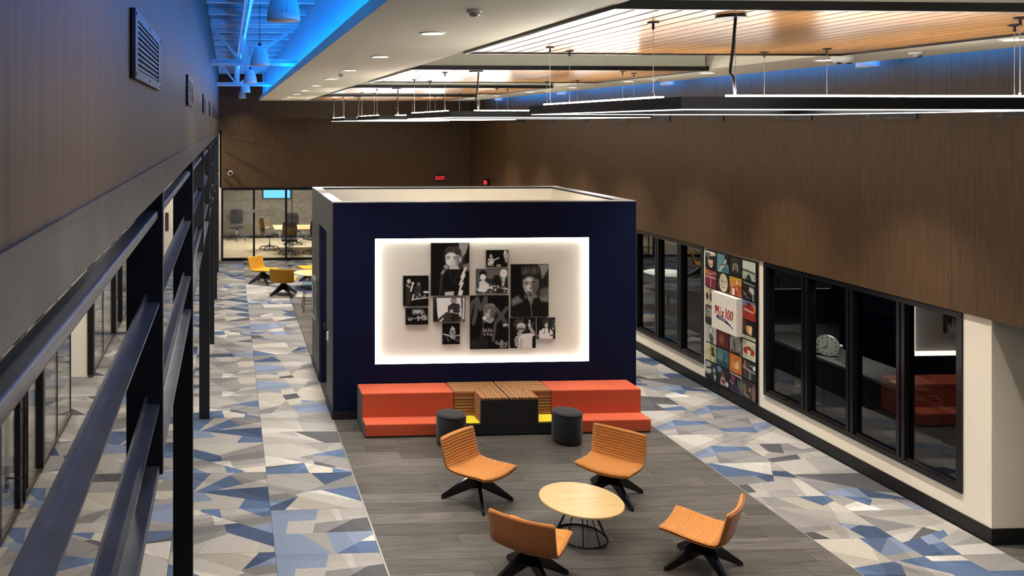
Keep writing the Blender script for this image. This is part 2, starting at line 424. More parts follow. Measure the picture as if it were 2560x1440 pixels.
# ------------------------------------------------------------------ windows of the right wall
def window(name, y0, y1, cuts, label):
    r = root(name, label)
    fx0, fx1 = XW-.02, XW+.1
    for a, c, z0, z1 in ((y0, y1, HEAD-.055, HEAD), (y0, y1, SILL, SILL+.06)):
        B().box(fx0, fx1, a, c, z0, z1).build('frame_rail', blackmet, r)
    for y in (y0+.03, y1-.03):
        B().box(fx0, fx1, y-.03, y+.03, SILL+.06, HEAD-.055).build('frame_jamb', blackmet, r)
    for y in cuts:
        B().box(fx0, fx1, y-.055, y-.012, SILL+.06, HEAD-.055).build('mullion', blackmet, r)
        B().box(fx0, fx1, y+.012, y+.055, SILL+.06, HEAD-.055).build('mullion', blackmet, r)
        B().box(fx0+.02, fx1-.02, y-.012, y+.012, SILL+.06, HEAD-.055).build('mullion_gasket', baseb, r)
    es = [y0+.06]+[v for y in cuts for v in (y-.055, y+.055)]+[y1-.06]
    for a, c in zip(es[::2], es[1::2]):
        B().box(XW+.035, XW+.041, a, c, SILL+.06, HEAD-.055).build('pane', darkglass, r)
        B().box(fx0+.02, XW+.06, a, c, SILL+.06, SILL+.085).build('bead', blackgloss, r)
window('window_1', W2[0], W2[1], [YD(d, XR) for d in (9.0, 9.74, 10.5)], 'black-framed office window of four panes nearest the corner')
window('window_2', W1[0], W1[1], [YD(d, XR) for d in (13.42, 14.12, 14.85, 15.57)], 'black-framed office window beyond the album covers')
# ------------------------------------------------------------------ dark offices behind the right windows
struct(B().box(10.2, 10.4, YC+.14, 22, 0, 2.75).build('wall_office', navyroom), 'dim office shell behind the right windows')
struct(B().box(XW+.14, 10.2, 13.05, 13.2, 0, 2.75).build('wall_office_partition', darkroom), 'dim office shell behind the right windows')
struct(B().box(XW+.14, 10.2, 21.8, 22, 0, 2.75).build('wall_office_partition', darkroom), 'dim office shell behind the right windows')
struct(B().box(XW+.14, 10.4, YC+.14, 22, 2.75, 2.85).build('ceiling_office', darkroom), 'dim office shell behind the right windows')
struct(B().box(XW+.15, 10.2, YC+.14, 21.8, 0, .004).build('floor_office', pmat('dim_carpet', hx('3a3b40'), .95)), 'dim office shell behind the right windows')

# ------------------------------------------------------------------ hanging ceiling with coffers
c = B()
c.box(CX0, PX0, Y0, CYB, ZC, ZC+.09).box(PX1, CX1, Y0, CYB, ZC, ZC+.09).box(PX0, PX1, PANELS[-1][1]+.25, CYB, ZC, ZC+.09)
ce = c.build('ceiling', ceilm); struct(ce, 'hanging cream ceiling with recessed slots between the wood panels')
k = B().box(PX0-.02, PX0, Y0, CYB, ZC+.09, 5.3).box(PX1, PX1+.02, Y0, CYB, ZC+.09, 5.3).box(PX0, PX1, PANELS[-1][1]+.25, PANELS[-1][1]+.27, ZC+.09, 5.3)
k.build('slot_side', greypaint, ce)
B().box(PX0-.02, PX1+.02, Y0, PANELS[-1][1]+.27, 5.3, 5.33).build('slot_top', greypaint, ce)
B().box(CX0+.15, CX0+.17, Y0, CYB-.05, ZC+.09, ZROOF).build('bulkhead', deckm, ce)
B().box(CX1-.11, CX1-.09, Y0, CYB-.05, ZC+.09, ZROOF).build('bulkhead', deckm, ce)
B().box(CX0+.09, CX1-.09, CYB-.07, CYB-.05, ZC+.09, ZROOF).build('bulkhead', deckm, ce)
B().box(CX0+.03, CX0+.05, Y0, CYB-.05, ZC+.09, ZC+.10).build('led_strip', blueled, ce)
B().box(CX1-.05, CX1-.03, Y0, CYB-.05, ZC+.09, ZC+.10).build('led_strip', blueled, ce)
for i, (a, d_) in enumerate(PANELS):
    if i == 0: lab = 'wood slat ceiling panel directly overhead of the viewer'
    else: lab = ORD[i-1]+' wood slat ceiling panel with black trim'
    t = thing('ceiling_panel', lab, 'ceiling panel', (PX0, a, ZC), 0, 'wood slat ceiling panels')
    W_, D_ = PX1-PX0, d_-a
    B().box(.03, W_-.03, .03, D_-.03, .02, .62).build('panel_box', greypaint, t)
    for q in ((0, W_, 0, .03), (0, W_, D_-.03, D_), (0, .03, .03, D_-.03), (W_-.03, W_, .03, D_-.03)):
        B().box(*q, -.022, .03).build('trim', blackmet, t)
    n = 25; pw = (W_-.06)/n
    me = B().box(.011, pw-.011, .032, D_-.032, -.009, 0).mesh('slat', slatwood)
    for j in range(n): put('slat', me, t, loc=(.03+j*pw, 0, 0))
    B().box(.03, W_-.03, .03, D_-.03, -.005, .02).build('backing', baseb, t)

# ------------------------------------------------------------------ roof deck, trusses and beams above the left gap
r = B()
for j in range(int((YB-Y0)/.3)):
    y = Y0+j*.3
    r.box(XL-.1, XR+.1, y, y+.15, ZROOF, ZROOF+.04); r.box(XL-.1, XR+.1, y+.15, y+.3, ZROOF+.04, ZROOF+.08)
struct(r.build('ceiling_deck', pmat('darkened_deck', hx('7f878e'), .5, .3)), 'blue-lit corrugated roof deck above the left gap')  # deck colour darkened to stand in for shade behind the lit beams
BXR = CX0+.15
for i, d in enumerate((5.2, 12.1, 18.6)):
    t = thing('roof_truss', ORD[i]+' white steel V truss spanning the blue-lit gap', 'truss', (0, d, 0), 0, 'trusses in the blue gap')
    B().box(XL, BXR, -.04, .04, 4.86, 4.90).box(XL, BXR, -.006, .006, 4.90, 4.95).build('bottom_chord', whitemet, t)
    B().box(XL, BXR, -.03, .03, 5.42, 5.48).build('top_chord', whitemet, t)
    B().box(.19, .26, -.03, .03, 4.9, 5.72).build('king_post', whitemet, t)
    B().bar((XL+.01, 0, 5.43), (.18, 0, 4.93), .04, .04).build('diagonal', whitemet, t)
    B().bar((BXR-.01, 0, 5.43), (.27, 0, 4.93), .04, .04).build('diagonal', whitemet, t)
t = thing('roof_joist', 'long white open-web steel joist running along the blue gap', 'joist', (.22, Y0, 0))
B().box(.012, .03, 0, YB-Y0, 5.293, 5.3).build('led_strip', blueled, t)
for x in (-.05, .02):
    B().box(x, x+.03, 0, YB-Y0, 5.30, 5.35).build('bottom_chord', whitemet, t); B().box(x, x+.03, 0, YB-Y0, 5.66, 5.72).build('top_chord', whitemet, t)
yy = .1; up = True
while yy < YB-Y0-.6:
    B().bar((0, yy, 5.33 if up else 5.69), (0, yy+.45, 5.69 if up else 5.33), .025, .025).build('web', whitemet, t); yy += .45; up = not up
yy = 6.6; i = 0
while yy < 24:
    tag(B().box(XL, BXR, yy-.035, yy+.035, 5.42, 5.50).box(XL, BXR, yy-.01, yy+.01, 5.5, 5.58).build('roof_beam', whitemet), 'white steel cross beam lit blue under the roof deck', 'beam', 'cross beams in the blue gap'); yy += 1.04; i += 1
# bell pendants in both gaps
def bell(loc, label, group, dia, drop, lit=True):
    t = thing('bell_pendant', label, 'pendant lamp', loc, 0, group); s = dia/.24
    o = B().lathe([(.118*s, 0), (.12*s, .006*s), (.119*s, .03*s), (.113*s, .08*s), (.10*s, .13*s), (.08*s, .185*s), (.062*s, .225*s), (.05*s, .245*s), (.0, .25*s)], 28).build('shade', whitemet, t, True)
    o2 = B()
    for q in range(5):
        a0 = 2*PI*q/5+.3
        pts = []
        for m_ in range(9):
            u = m_/8; aa = a0+(u-.5)*1.0; hgt = .05+.16*(1-(2*u-1)**2); 
            rr = np.interp(hgt, [.03, .08, .13, .185, .225], [.119, .113, .10, .08, .062])
            pts.append((rr*math.cos(aa)*s, rr*math.sin(aa)*s, hgt*s))
        o2.tube(pts, .0035*s, 5)
    o2.build('relief', whitemet, t, True)
    B().lathe([(0, .004), (.10*s, .004), (.10*s, .012), (0, .012)], 20).build('lens', whiteplas, t)
    B().tube([(0, 0, .24*s), (0, 0, drop)], .004, 6).build('cord', blackp, t)
    if lit: area('lamp', (0, 0, -.004), (0, 0, 0), .12, .12, L_BELL_FILL, WARM, t, math.radians(125))  # the bells are unlit; lamp added to brighten the left wall
    B().lathe([(.022*s, .24*s), (.022*s, .27*s), (.006, .29*s)], 12).build('cap', blackp, t)
for i, d in enumerate((1.5, 6.0, 10.5, 15.0, 19.4, 23.8)):
    bell((.40, YD(d, .4), 4.748), ORD[i]+' white bell pendant in the blue gap beside the left wall', 'bell pendants by the left wall', .24, ZROOF-4.748)
for i, d in enumerate((9.15, 13.3, 17.5, 21.6)):
    bell((7.02, YD(d, 7.02), 4.63), ORD[i]+' bell pendant peeking below the ceiling edge by the right wall', 'bell pendants by the right wall', .23, ZROOF-4.63, False)

# ------------------------------------------------------------------ wall vents
def vent(x, y, z, side, label, group, w_=.78, h_=.18):
    t = thing('wall_vent', label, 'vent', (x, y, z), 0, group); s = side
    def bx(a, b_, y0, y1, z0, z1): return B().box(min(a*s, b_*s), max(a*s, b_*s), y0, y1, z0, z1)
    bx(0, .004, -w_/2, w_/2, -h_/2, h_/2).build('backing', blackp, t)
    for q in ((-w_/2, w_/2, h_/2-.025, h_/2), (-w_/2, w_/2, -h_/2, -h_/2+.025), (-w_/2, -w_/2+.06, -h_/2+.025, h_/2-.025), (w_/2-.06, w_/2, -h_/2+.025, h_/2-.025)):
        bx(0, .014, *q).build('frame', steel, t)
    n = 9
    for j in range(n):
        zz = -h_/2+.025+(j+.5)*(h_-.05)/n
        bx(.003, .012, -w_/2+.06, w_/2-.06, zz-.0035, zz+.0035).build('slat', steel, t)
    for yy in (-w_/2+.02, 0, w_/2-.02):
        for zz in (-h_/2+.012, h_/2-.012): B().lathe([(.005, .014*s), (.005, .016*s)], 8, (0, yy, zz), 'x').build('screw', blackmet, t)
for i, d in enumerate((2.52, 5.35, 8.5, 11.3, 14.3, 17.2, 20.1, 22.9)):
    vent(XL, YD(d, XL), 4.21, 1, ORD[i]+' louvred steel vent on the left wood wall', 'vents on the left wall')
for i, d in enumerate((7.5, 9.1, 10.68, 12.52, 14.0, 15.4, 17.13, 18.9, 20.7)):
    vent(XR, YD(d, XR), 4.14, -1, ORD[i]+' louvred vent high on the right wood wall', 'vents on the right wall', .68, .16)

# ------------------------------------------------------------------ steel screen at the left: beam, posts, hangers, rails
t = thing('steel_screen', 'dark steel screen of posts and rails under the left wood wall', 'steel screen', (0, 0, 0))
B().box(XL-.14, XL+.004, Y0, YB-.3, 3.745, 3.856).build('beam', steel, t, bevel=.004)
B().box(XL-.01, XL+.008, Y0, YB-.3, 3.85, 3.862).build('beam_lip', steel, t)
posts = [5.94, 11.33, 15.2, 19.1, 22.6]; hangs = [3.22, 8.62, 13.25, 17.15, 20.9]
for y in posts: B().box(XL-.14, XL, y, y+.12, 0, 3.745).build('post', steeldark, t, bevel=.004)
for y in hangs: B().box(XL-.14, XL, y, y+.05, 2.655, 3.745).build('hanger', steeldark, t, bevel=.003)
ends = sorted([(y, .12) for y in posts]+[(y, .05) for y in hangs])
segs = []; a = -.5
for y, w_ in ends: segs.append((a, y)); a = y+w_
segs.append((a, YB-.3))
for a, c_ in segs:
    # top rail: rounded tube; the others: angles with an upstand
    B().box(-.322, -.268, a, c_, 3.638, 3.672).build('rail', railm, t, bevel=.008)
    for z in (3.318, 2.927):
        B().box(-.31, -.262, a, c_, z-.008, z).box(-.318, -.31, a, c_, z-.008, z+.03).build('rail', railm, t)
    B().box(-.318, -.262, a, c_, 2.655, 2.69).build('rail', railm, t, bevel=.004)

# ------------------------------------------------------------------ left corridor: glazed office fronts
XG = -2.17
lw = root('wall_corridor', 'cream office walls behind the steel screen')
B().box(XG-.06, XG+.06, Y0, 11.6, 2.2, 3.85).box(XG-.06, XG+.06, 13.32, YB, 2.2, 3.85).box(XG-.06, XG+.06, 11.6, 13.32, 2.2, 3.85).build('upper_wall', cream, lw)
B().box(-5.4, -5.2, Y0, YB, 0, 3.85).build('office_back_wall', cream, lw)
B().box(-2.5, -2.22, 13.34, 13.5, 0, 2.2).build('column', cream, lw)
B().box(-3.3, -2.26, 9.9, 10.05, 0, 2.2).build('partition', cream, lw)
B().box(-5.2, -2.26, 16.4, 16.55, 0, 2.2).build('partition', cream, lw)
B().box(-5.2, -.2, YB, YB+.1, 0, 3.85).build('end_wall', cream, lw)
B().box(-5.4, XL-.16, Y0, YB, 3.85, 3.95).build('corridor_ceiling', ceilm, lw)
def shopfront(name, label, y0, y1, posts_, thin):
    r_ = root(name, label)
    B().box(XG-.03, XG+.03, y0, y1, 2.12, 2.2).build('frame_rail', blackmet, r_); B().box(XG-.025, XG+.025, y0, y1, 0, .05).build('frame_rail', pmat(name+'_sill', hx('5a5046'), .4, .4), r_)
    for y, w_ in posts_: B().box(XG-.05, XG+.05, y, y+w_, .05, 2.12).build('frame_post', blackmet, r_)
    for y in thin: B().box(XG-.012, XG+.012, y-.006, y+.006, .05, 2.12).build('joint', blackp, r_)
    B().box(XG-.006, XG+.006, y0, y1, .05, 2.12).build('pane', glass, r_)
    return r_
sf = shopfront('window_3', 'black-framed glass office front with door nearest the viewer', 5.6, 11.62, [(5.6, .1), (7.75, .1), (8.85, .1), (9.7, .1)], [10.7, 11.6])
for y in (8.62, 8.72): B().tube([(XG+.10, y, .25), (XG+.10, y, 1.5)], .014, 10).build('door_handle', blackgloss, sf, True)
for z in (.4, 1.1): B().tube([(XG-.08, 8.62, z), (XG+.12, 8.62, z)], .01, 8).build('handle_bracket', blackgloss, sf, True)
B().box(XG-.035, XG+.035, 7.85, 8.0, .05, 2.12).box(XG-.035, XG+.035, 8.7, 8.85, .05, 2.12).build('door_stile', blackmet, sf)
shopfront('window_4', 'black-framed glass office front beyond the cream column', 13.3, YB, [(13.3, .12), (15.9, .12), (16.85, .12), (20.2, .12), (22.5, .12)], [14.6, 18.6])
tag(B().box(-1.84, -1.74, YB-.03, YB, .9, 1.42).build('picture', pmat('picture_brown', hx('4a3b30'), .5)), 'small brown picture on the corridor end wall', 'picture')
for i, y in enumerate((7.5, 11.5, 15.5, 19.5, 23)):  # out of view, added to light the corridor
    t = thing('corridor_fill_light', ORD[i]+' added unseen downlight lighting the side corridor', 'downlight', (-1.2, y, 3.85), 0, 'added corridor downlights')
    B().lathe([(.09, 0), (.09, -.008), (.075, -.01), (.075, 0)], 24).build('trim', whiteplas, t); B().lathe([(0, -.004), (.074, -.004)], 24).build('lens', dl_lens, t)
    area('lamp', (0, 0, -.02), (0, 0, 0), .15, .15, L_CORR*1.6, NEUT, t)
area('office_fill_light', (-3.8, 11.5, 2.6), (0, 0, 0), 1.2, 8, 60, NEUT)  # added fill for the glazed offices, no fixture

# ------------------------------------------------------------------ conference room behind the back glass
YR = 29.4
cr_ = root('wall_conference', 'conference room shell behind the far glass')
B().box(-.3, 7.4, YR, YR+.1, 0, 2.6).build('room_wall', blackp, cr_)
for a, c_ in runs(-.3, 7.4, 1.9):
    for zz in range(11):
        o_ = (.6*zz) % 1.9
        B().box(max(-.3, a-o_+.002), min(7.4, c_-o_-.002), YR-.015, YR, .1+zz*.228, .1+(zz+1)*.228-.002).build('wall_plank', greyplank, cr_) if c_-o_ > -.2 else None
B().box(-.4, -.3, YB+.05, YR, 0, 2.6).build('side_wall', cream, cr_); B().box(7.4, 7.5, YB+.2, YR, 0, 2.6).build('side_wall', cream, cr_)
B().box(-.4, 7.5, YB+.2, YR+.1, 2.6, 2.7).build('room_ceiling', ceilm, cr_)
B().box(-.4, 7.5, YB, YR, -.1, .004).build('room_floor', beigecarpet, cr_)
B().box(-.3, 7.4, YR-.03, YR-.015, 0, .1).build('room_base', baseb, cr_)
for x in (1.6, 4.6):
    t = thing('ceiling_light_panel', 'flat light panel over the conference table' if x < 3 else 'flat light panel further right in the conference room', 'ceiling light', (x, 27.2, 2.6))
    B().box(-.6, .6, -.3, .3, -.03, 0).build('frame', whiteplas, t); B().box(-.58, .58, -.28, .28, -.034, -.03).build('diffuser', emat('room_panel%d' % x, (1, .95, .86), 3), t)
    area('lamp', (0, 0, -.05), (0, 0, 0), 1.1, .5, L_CONF, NEUT, t)
bw = root('window_5', 'black-framed glass wall of the conference room')
B().box(-.2, 5.4, YB-.04, YB+.05, 2.075, ZWB).build('frame_rail', blackmet, bw); B().box(-.2, 5.4, YB-.04, YB+.05, 0, .07).build('frame_rail', blackmet, bw)
xs = [-.19, .765, 1.715, 2.67, 3.62, 4.57, 5.36]
for x in xs: B().box(x-.03 if x > 0 else x-.01, x+.03 if x > 0 else x+.05, YB-.035, YB+.045, .07, 2.075).build('frame_post', blackmet, bw)
B().box(1.88, 1.9, YB-.015, YB+.025, .07, 2.075).build('joint', blackp, bw)
for a, c_ in zip(xs, xs[1:]): B().box(a+.03, c_-.03, YB, YB+.01, .07, 2.075).build('pane', glass, bw)
B().box(.70, .80, YB-.06, YB-.035, 1.42, 1.5).build('latch', chrome, bw)
struct(B().box(5.4, XR, YB-.02, YB+.1, 0, ZWB).build('wall_back_lower', cream), 'cream lower wall at the far right')
t = thing('television', 'wall television showing a plain blue picture', 'television', (1.72, YR-.02, 1.72))
B().box(-.5, .5, -.05, 0, -.33, .33).build('bezel', blackgloss, t); B().box(-.47, .47, -.053, -.05, -.30, .30).build('screen', screenm, t)
B().box(-.5, .5, -.052, 0, -.345, -.33).build('lower_edge', alum, t)
# conference table
t = thing('conference_table', 'light oak conference table behind the far glass', 'table', (2.75, 26.55, 0))
B().box(-1.3, 1.3, -.6, .6, .70, .735).build('tabletop', oak, t, bevel=.01)
for x in (-.8, .8):
    B().box(x-.04, x+.04, -.35, .35, .62, .70).box(x-.04, x+.04, -.04, .04, .05, .62).build('pedestal', blackmet, t); B().box(x-.04, x+.04, -.4, .4, .005, .05).build('foot', blackmet, t)
def office_chair(loc, rz, label):
    t = thing('office_chair', label, 'office chair', loc, rz, 'conference room chairs')
    B().box(-.24, .24, -.22, .24, .43, .49).build('seat', darkfab, t, bevel=.02)
    pts = []
    b = B(); n = 8
    for j in range(n+1):
        u = j/n; z = .55+u*.48; hw = .20+.03*math.sin(PI*u); y = -.25-.05*u
        b.v += [(-hw, y+.02, z), (0, y-.02, z), (hw, y+.02, z), (hw, y-.005, z), (0, y-.045, z), (-hw, y-.005, z)]
    for j in range(n):
        o = j*6; b.f += [(o+i, o+(i+1) % 6, o+6+(i+1) % 6, o+6+i) for i in range(6)]
    b.f += [(0, 5, 4, 3, 2, 1), tuple(range(n*6, n*6+6))]
    b.build('backrest', darkfab, t, True)
    B().tube([(0, -.16, .43), (0, -.29, .5), (0, -.3, .7)], .018, 8).build('back_support', blackmet, t, True)
    for s in (-1, 1): B().tube([(s*.22, -.1, .46), (s*.29, -.1, .5), (s*.29, -.08, .66), (s*.28, .14, .67), (s*.28, .18, .65)], .014, 8).build('armrest', chrome, t, True)
    B().tube([(0, 0, .1), (0, 0, .43)], .025, 10).build('column', chrome, t, True)
    for q in range(5):
        a = 2*PI*q/5+.3; cx, cy = .3*math.cos(a), .3*math.sin(a)
        lg = B().tube([(0, 0, .12), (cx, cy, .075)], .02, 8, r2=.012).build('leg', blackmet, t, True)
        B().tube([(cx-.02*math.sin(a), cy+.02*math.cos(a), .03), (cx+.02*math.sin(a), cy-.02*math.cos(a), .03)], .028, 10).build('caster', blackp, lg, True)
    return t
oc = office_chair((1.88, 25.62, .004), 0, 'black office chair with its back to the glass wall')
dup(oc, (1.33, 26.7, .004), -PI/2+.3, 'black office chair at the left end of the conference table')
dup(oc, (.30, 28.9, .004), PI, 'black office chair alone against the plank wall')
dup(oc, (2.15, 27.7, .004), PI, 'black office chair across the conference table')
dup(oc, (2.62, 25.8, .004), .4, 'black office chair half hidden behind the booth corner')

# ------------------------------------------------------------------ navy booth
bo = thing('booth', 'free-standing navy blue room with open top in the hall', 'booth', (0, 0, 0))
T = .14; NX0, NX1, NZ0, NZ1 = 1.995, 4.965, .745, 2.45; ND = .055
B().box(VX0, NX0, BY0, BY0+T, 0, BZ).box(NX1, VX1, BY0, BY0+T, 0, BZ).box(NX0, NX1, BY0, BY0+T, 0, NZ0).box(NX0, NX1, BY0, BY0+T, NZ1, BZ).box(NX0, NX1, BY0+ND+.03, BY0+T, NZ0, NZ1).build('front_wall', navy, bo)
DY0, DY1, DZ = YD(12.02, VX0), YD(13.0, VX0), 2.46
B().box(VX0-.001, VX0+T, BY0+T, DY0, 0, BZ).box(VX0-.001, VX0+T, DY1, BY1, 0, BZ).box(VX0-.001, VX0+T, DY0, DY1, DZ, BZ).build('side_wall', charc, bo)  # navy wall toned grey: the greyish light is put into its colour
B().box(VX0-.002, VX0, BY0, BY0+T, 0, BZ).build('corner_panel', charc, bo)  # same greyed tone laid over the front wall's end
B().box(VX1-T, VX1, BY0+T, BY1, 0, BZ).build('side_wall', navy, bo)
B().box(VX0+T, VX1-T, BY1-T, BY1, 0, BZ).build('rear_wall', navy, bo)
B().box(VX0+T, VX1-T, BY1-T-.012, BY1-T, 0, BZ-.02).box(VX1-T-.012, VX1-T, BY0+T, BY1-T-.012, 0, BZ-.02).box(VX0+T, VX1-T, BY0+T, BY0+T+.012, 0, BZ-.02).build('inner_lining', cream, bo)
B().box(VX0-.004, VX1+.004, BY0-.004, BY0+T+.012, BZ, BZ+.012).box(VX0-.004, VX1+.004, BY1-T-.012, BY1, BZ, BZ+.012).box(VX0-.004, VX0+T, BY0+T+.012, BY1-T-.012, BZ, BZ+.012).box(VX1-T-.012, VX1+.004, BY0+T+.012, BY1-T-.012, BZ, BZ+.012).build('top_cap', capm, bo)
B().box(VX0-.002, VX1, BY0-.012, BY0, 0, .11).box(VX0-.014, VX0-.002, BY0, DY0, 0, .11).box(VX0-.014, VX0-.002, DY1, BY1, 0, .11).build('baseboard', baseb, bo)
B().box(VX0+.02, VX0+.9, DY1-.05, DY1-.005, .01, DZ-.01).build('door', navy, bo)
B().box(VX0+T, VX1-T, BY0+T, BY1-T, 0, .004).build('booth_floor', plankm, bo)
t = thing('notice_frame', 'slim metal display frame on the dark side of the booth', 'frame', (VX0-.002, YD(13.42, VX0), 1.22))
B().box(-.05, 0, -.20, .20, -.33, .33).build('body', alum, t, bevel=.004); B().box(-.054, -.05, -.15, .15, -.27, .27).build('glass_front', charc, t); B().box(-.058, -.054, .02, .06, -.2, .2).build('paper', signwhite, t)
t = thing('card_reader', 'small pale card reader with dark lever beside the booth doorway', 'card reader', (VX0-.002, YD(11.72, VX0), 1.03))
B().box(-.03, 0, -.035, .035, -.06, .06).build('body', whiteplas, t, bevel=.006); B().tube([(-.02, .08, .06), (-.05, .08, .07), (-.05, .08, .16)], .012, 8).build('lever', blackp, t, True)

t = thing('booth_fill_light', 'added fill light hidden inside the open-topped booth', 'wall light', (3.5, BY0+T+.012, 2.45))  # invented fixture, added to brighten the booth interior
B().box(-1.2, 1.2, 0, .06, -.03, .03).build('housing', blackmet, t); B().box(-1.18, 1.18, .06, .064, -.022, .022).build('diffuser', emat('booth_fill_lens', (1, .95, .86), 4), t)
area('lamp', (0, .07, 0), (math.radians(80), 0, 0), 2.3, .04, 22, NEUT, t)
# illuminated niche panel
t = thing('light_niche', 'bright white LED-edged display panel in the navy wall', 'light panel', (0, 0, 0))
B().box(NX0, NX1, BY0+ND, BY0+ND+.03, NZ0, NZ1).build('backboard', pmat('backboard_white', hx('e8e3d8'), .6, dark=.97), t)
e_ = .055
def strip(p): return B().add(p, [(0, 1, 2, 3)])
yb_, yf_ = BY0+ND-.001, BY0+.006
B().add([(NX0, yf_, NZ1), (NX1, yf_, NZ1), (NX1-e_, yb_, NZ1-e_), (NX0+e_, yb_, NZ1-e_), (NX0, yb_, NZ1), (NX1, yb_, NZ1)], [(0, 1, 2, 3), (0, 4, 5, 1), (4, 3, 2, 5)]).build('light_strip', panelled, t)
B().add([(NX0, yf_, NZ0), (NX1, yf_, NZ0), (NX1-e_, yb_, NZ0+e_), (NX0+e_, yb_, NZ0+e_), (NX0, yb_, NZ0), (NX1, yb_, NZ0)], [(3, 2, 1, 0), (0, 4, 5, 1), (4, 3, 2, 5)]).build('light_strip', panelled, t)
B().add([(NX0, yf_, NZ0), (NX0, yf_, NZ1), (NX0+e_, yb_, NZ1-e_), (NX0+e_, yb_, NZ0+e_), (NX0, yb_, NZ0), (NX0, yb_, NZ1)], [(0, 1, 2, 3), (0, 4, 5, 1), (4, 3, 2, 5)]).build('light_strip', panelled, t)
B().add([(NX1, yf_, NZ0), (NX1, yf_, NZ1), (NX1-e_, yb_, NZ1-e_), (NX1-e_, yb_, NZ0+e_), (NX1, yb_, NZ0), (NX1, yb_, NZ1)], [(3, 2, 1, 0), (0, 4, 5, 1), (4, 3, 2, 5)]).build('light_strip', panelled, t)

# ------------------------------------------------------------------ printed pictures: a tiny raster painter
class R:
    def __init__(s, w_, h_, n, bgc):
        s.nx = max(8, int(n*math.sqrt(w_/h_))); s.ny = max(8, int(n*math.sqrt(h_/w_))); s.asp = w_/h_
        s.a = np.zeros((s.ny, s.nx, 3)); s.a[:] = s.col(bgc)
        s.X, s.Y = np.meshgrid((np.arange(s.nx)+.5)/s.nx, (np.arange(s.ny)+.5)/s.ny); s.sf = 1.1/s.ny; s.rng = np.random.RandomState(int(w_*9999+h_*777+s.nx) % 100000)
    def col(s, c_): return np.array(sl((c_, c_, c_)) if isinstance(c_, (int, float)) else hx(c_))
    def blend(s, m, c_): s.a = s.a*(1-m[..., None])+s.col(c_)*m[..., None]; return s
    def ell(s, cx, cy, rx, ry, c_, rot=0, soft=None, al=1):
        x, y = (s.X-cx)*s.asp, s.Y-cy; cr, sr = math.cos(rot), math.sin(rot); u, v = (x*cr+y*sr)/(rx*s.asp), (-x*sr+y*cr)/ry
        d = np.sqrt(u*u+v*v)-1; k = soft or s.sf/min(rx*s.asp, ry)
        return s.blend(np.clip(.5-d/k, 0, 1)*al, c_)
    def poly(s, pts, c_, al=1, soft=None):
        k = (soft or s.sf); ins = np.zeros_like(s.X, bool); dm = np.full_like(s.X, 9.); n = len(pts)
        for i in range(n):
            (x0, y0), (x1, y1) = pts[i], pts[(i+1) % n]
            cnd = ((y0 > s.Y) != (y1 > s.Y)); xi = (x1-x0)*(s.Y-y0)/((y1-y0) if abs(y1-y0) > 1e-9 else 1e-9)+x0
            ins ^= cnd & (s.X < xi); dm = np.minimum(dm, s.seg((x0, y0), (x1, y1)))
        return s.blend(np.clip(.5+np.where(ins, dm, -dm)/k, 0, 1)*al, c_)
    def seg(s, p, q):
        px, qx = p[0]*s.asp, q[0]*s.asp; x = s.X*s.asp; dx, dy = qx-px, q[1]-p[1]; L2 = dx*dx+dy*dy+1e-12
        t_ = np.clip(((x-px)*dx+(s.Y-p[1])*dy)/L2, 0, 1); return np.hypot(x-px-t_*dx, s.Y-p[1]-t_*dy)
    def line(s, pts, w_, c_, al=1):
        d = np.full_like(s.X, 9.)
        for p, q in zip(pts, pts[1:]): d = np.minimum(d, s.seg(p, q))
        return s.blend(np.clip(.5-(d-w_/2)/s.sf, 0, 1)*al, c_)
    def speck(s, x0, x1, y0, y1, n, c_, r=.03):
        for _ in range(n): s.ell(s.rng.uniform(x0, x1), s.rng.uniform(y0, y1), s.rng.uniform(.4, 1)*r, s.rng.uniform(.4, 1.6)*r, c_, s.rng.uniform(0, 3), al=s.rng.uniform(.4, 1))
        return s
    def grain(s, k=.15): s.a *= (1+k*(s.rng.rand(s.ny, s.nx)-.5))[..., None]; return s
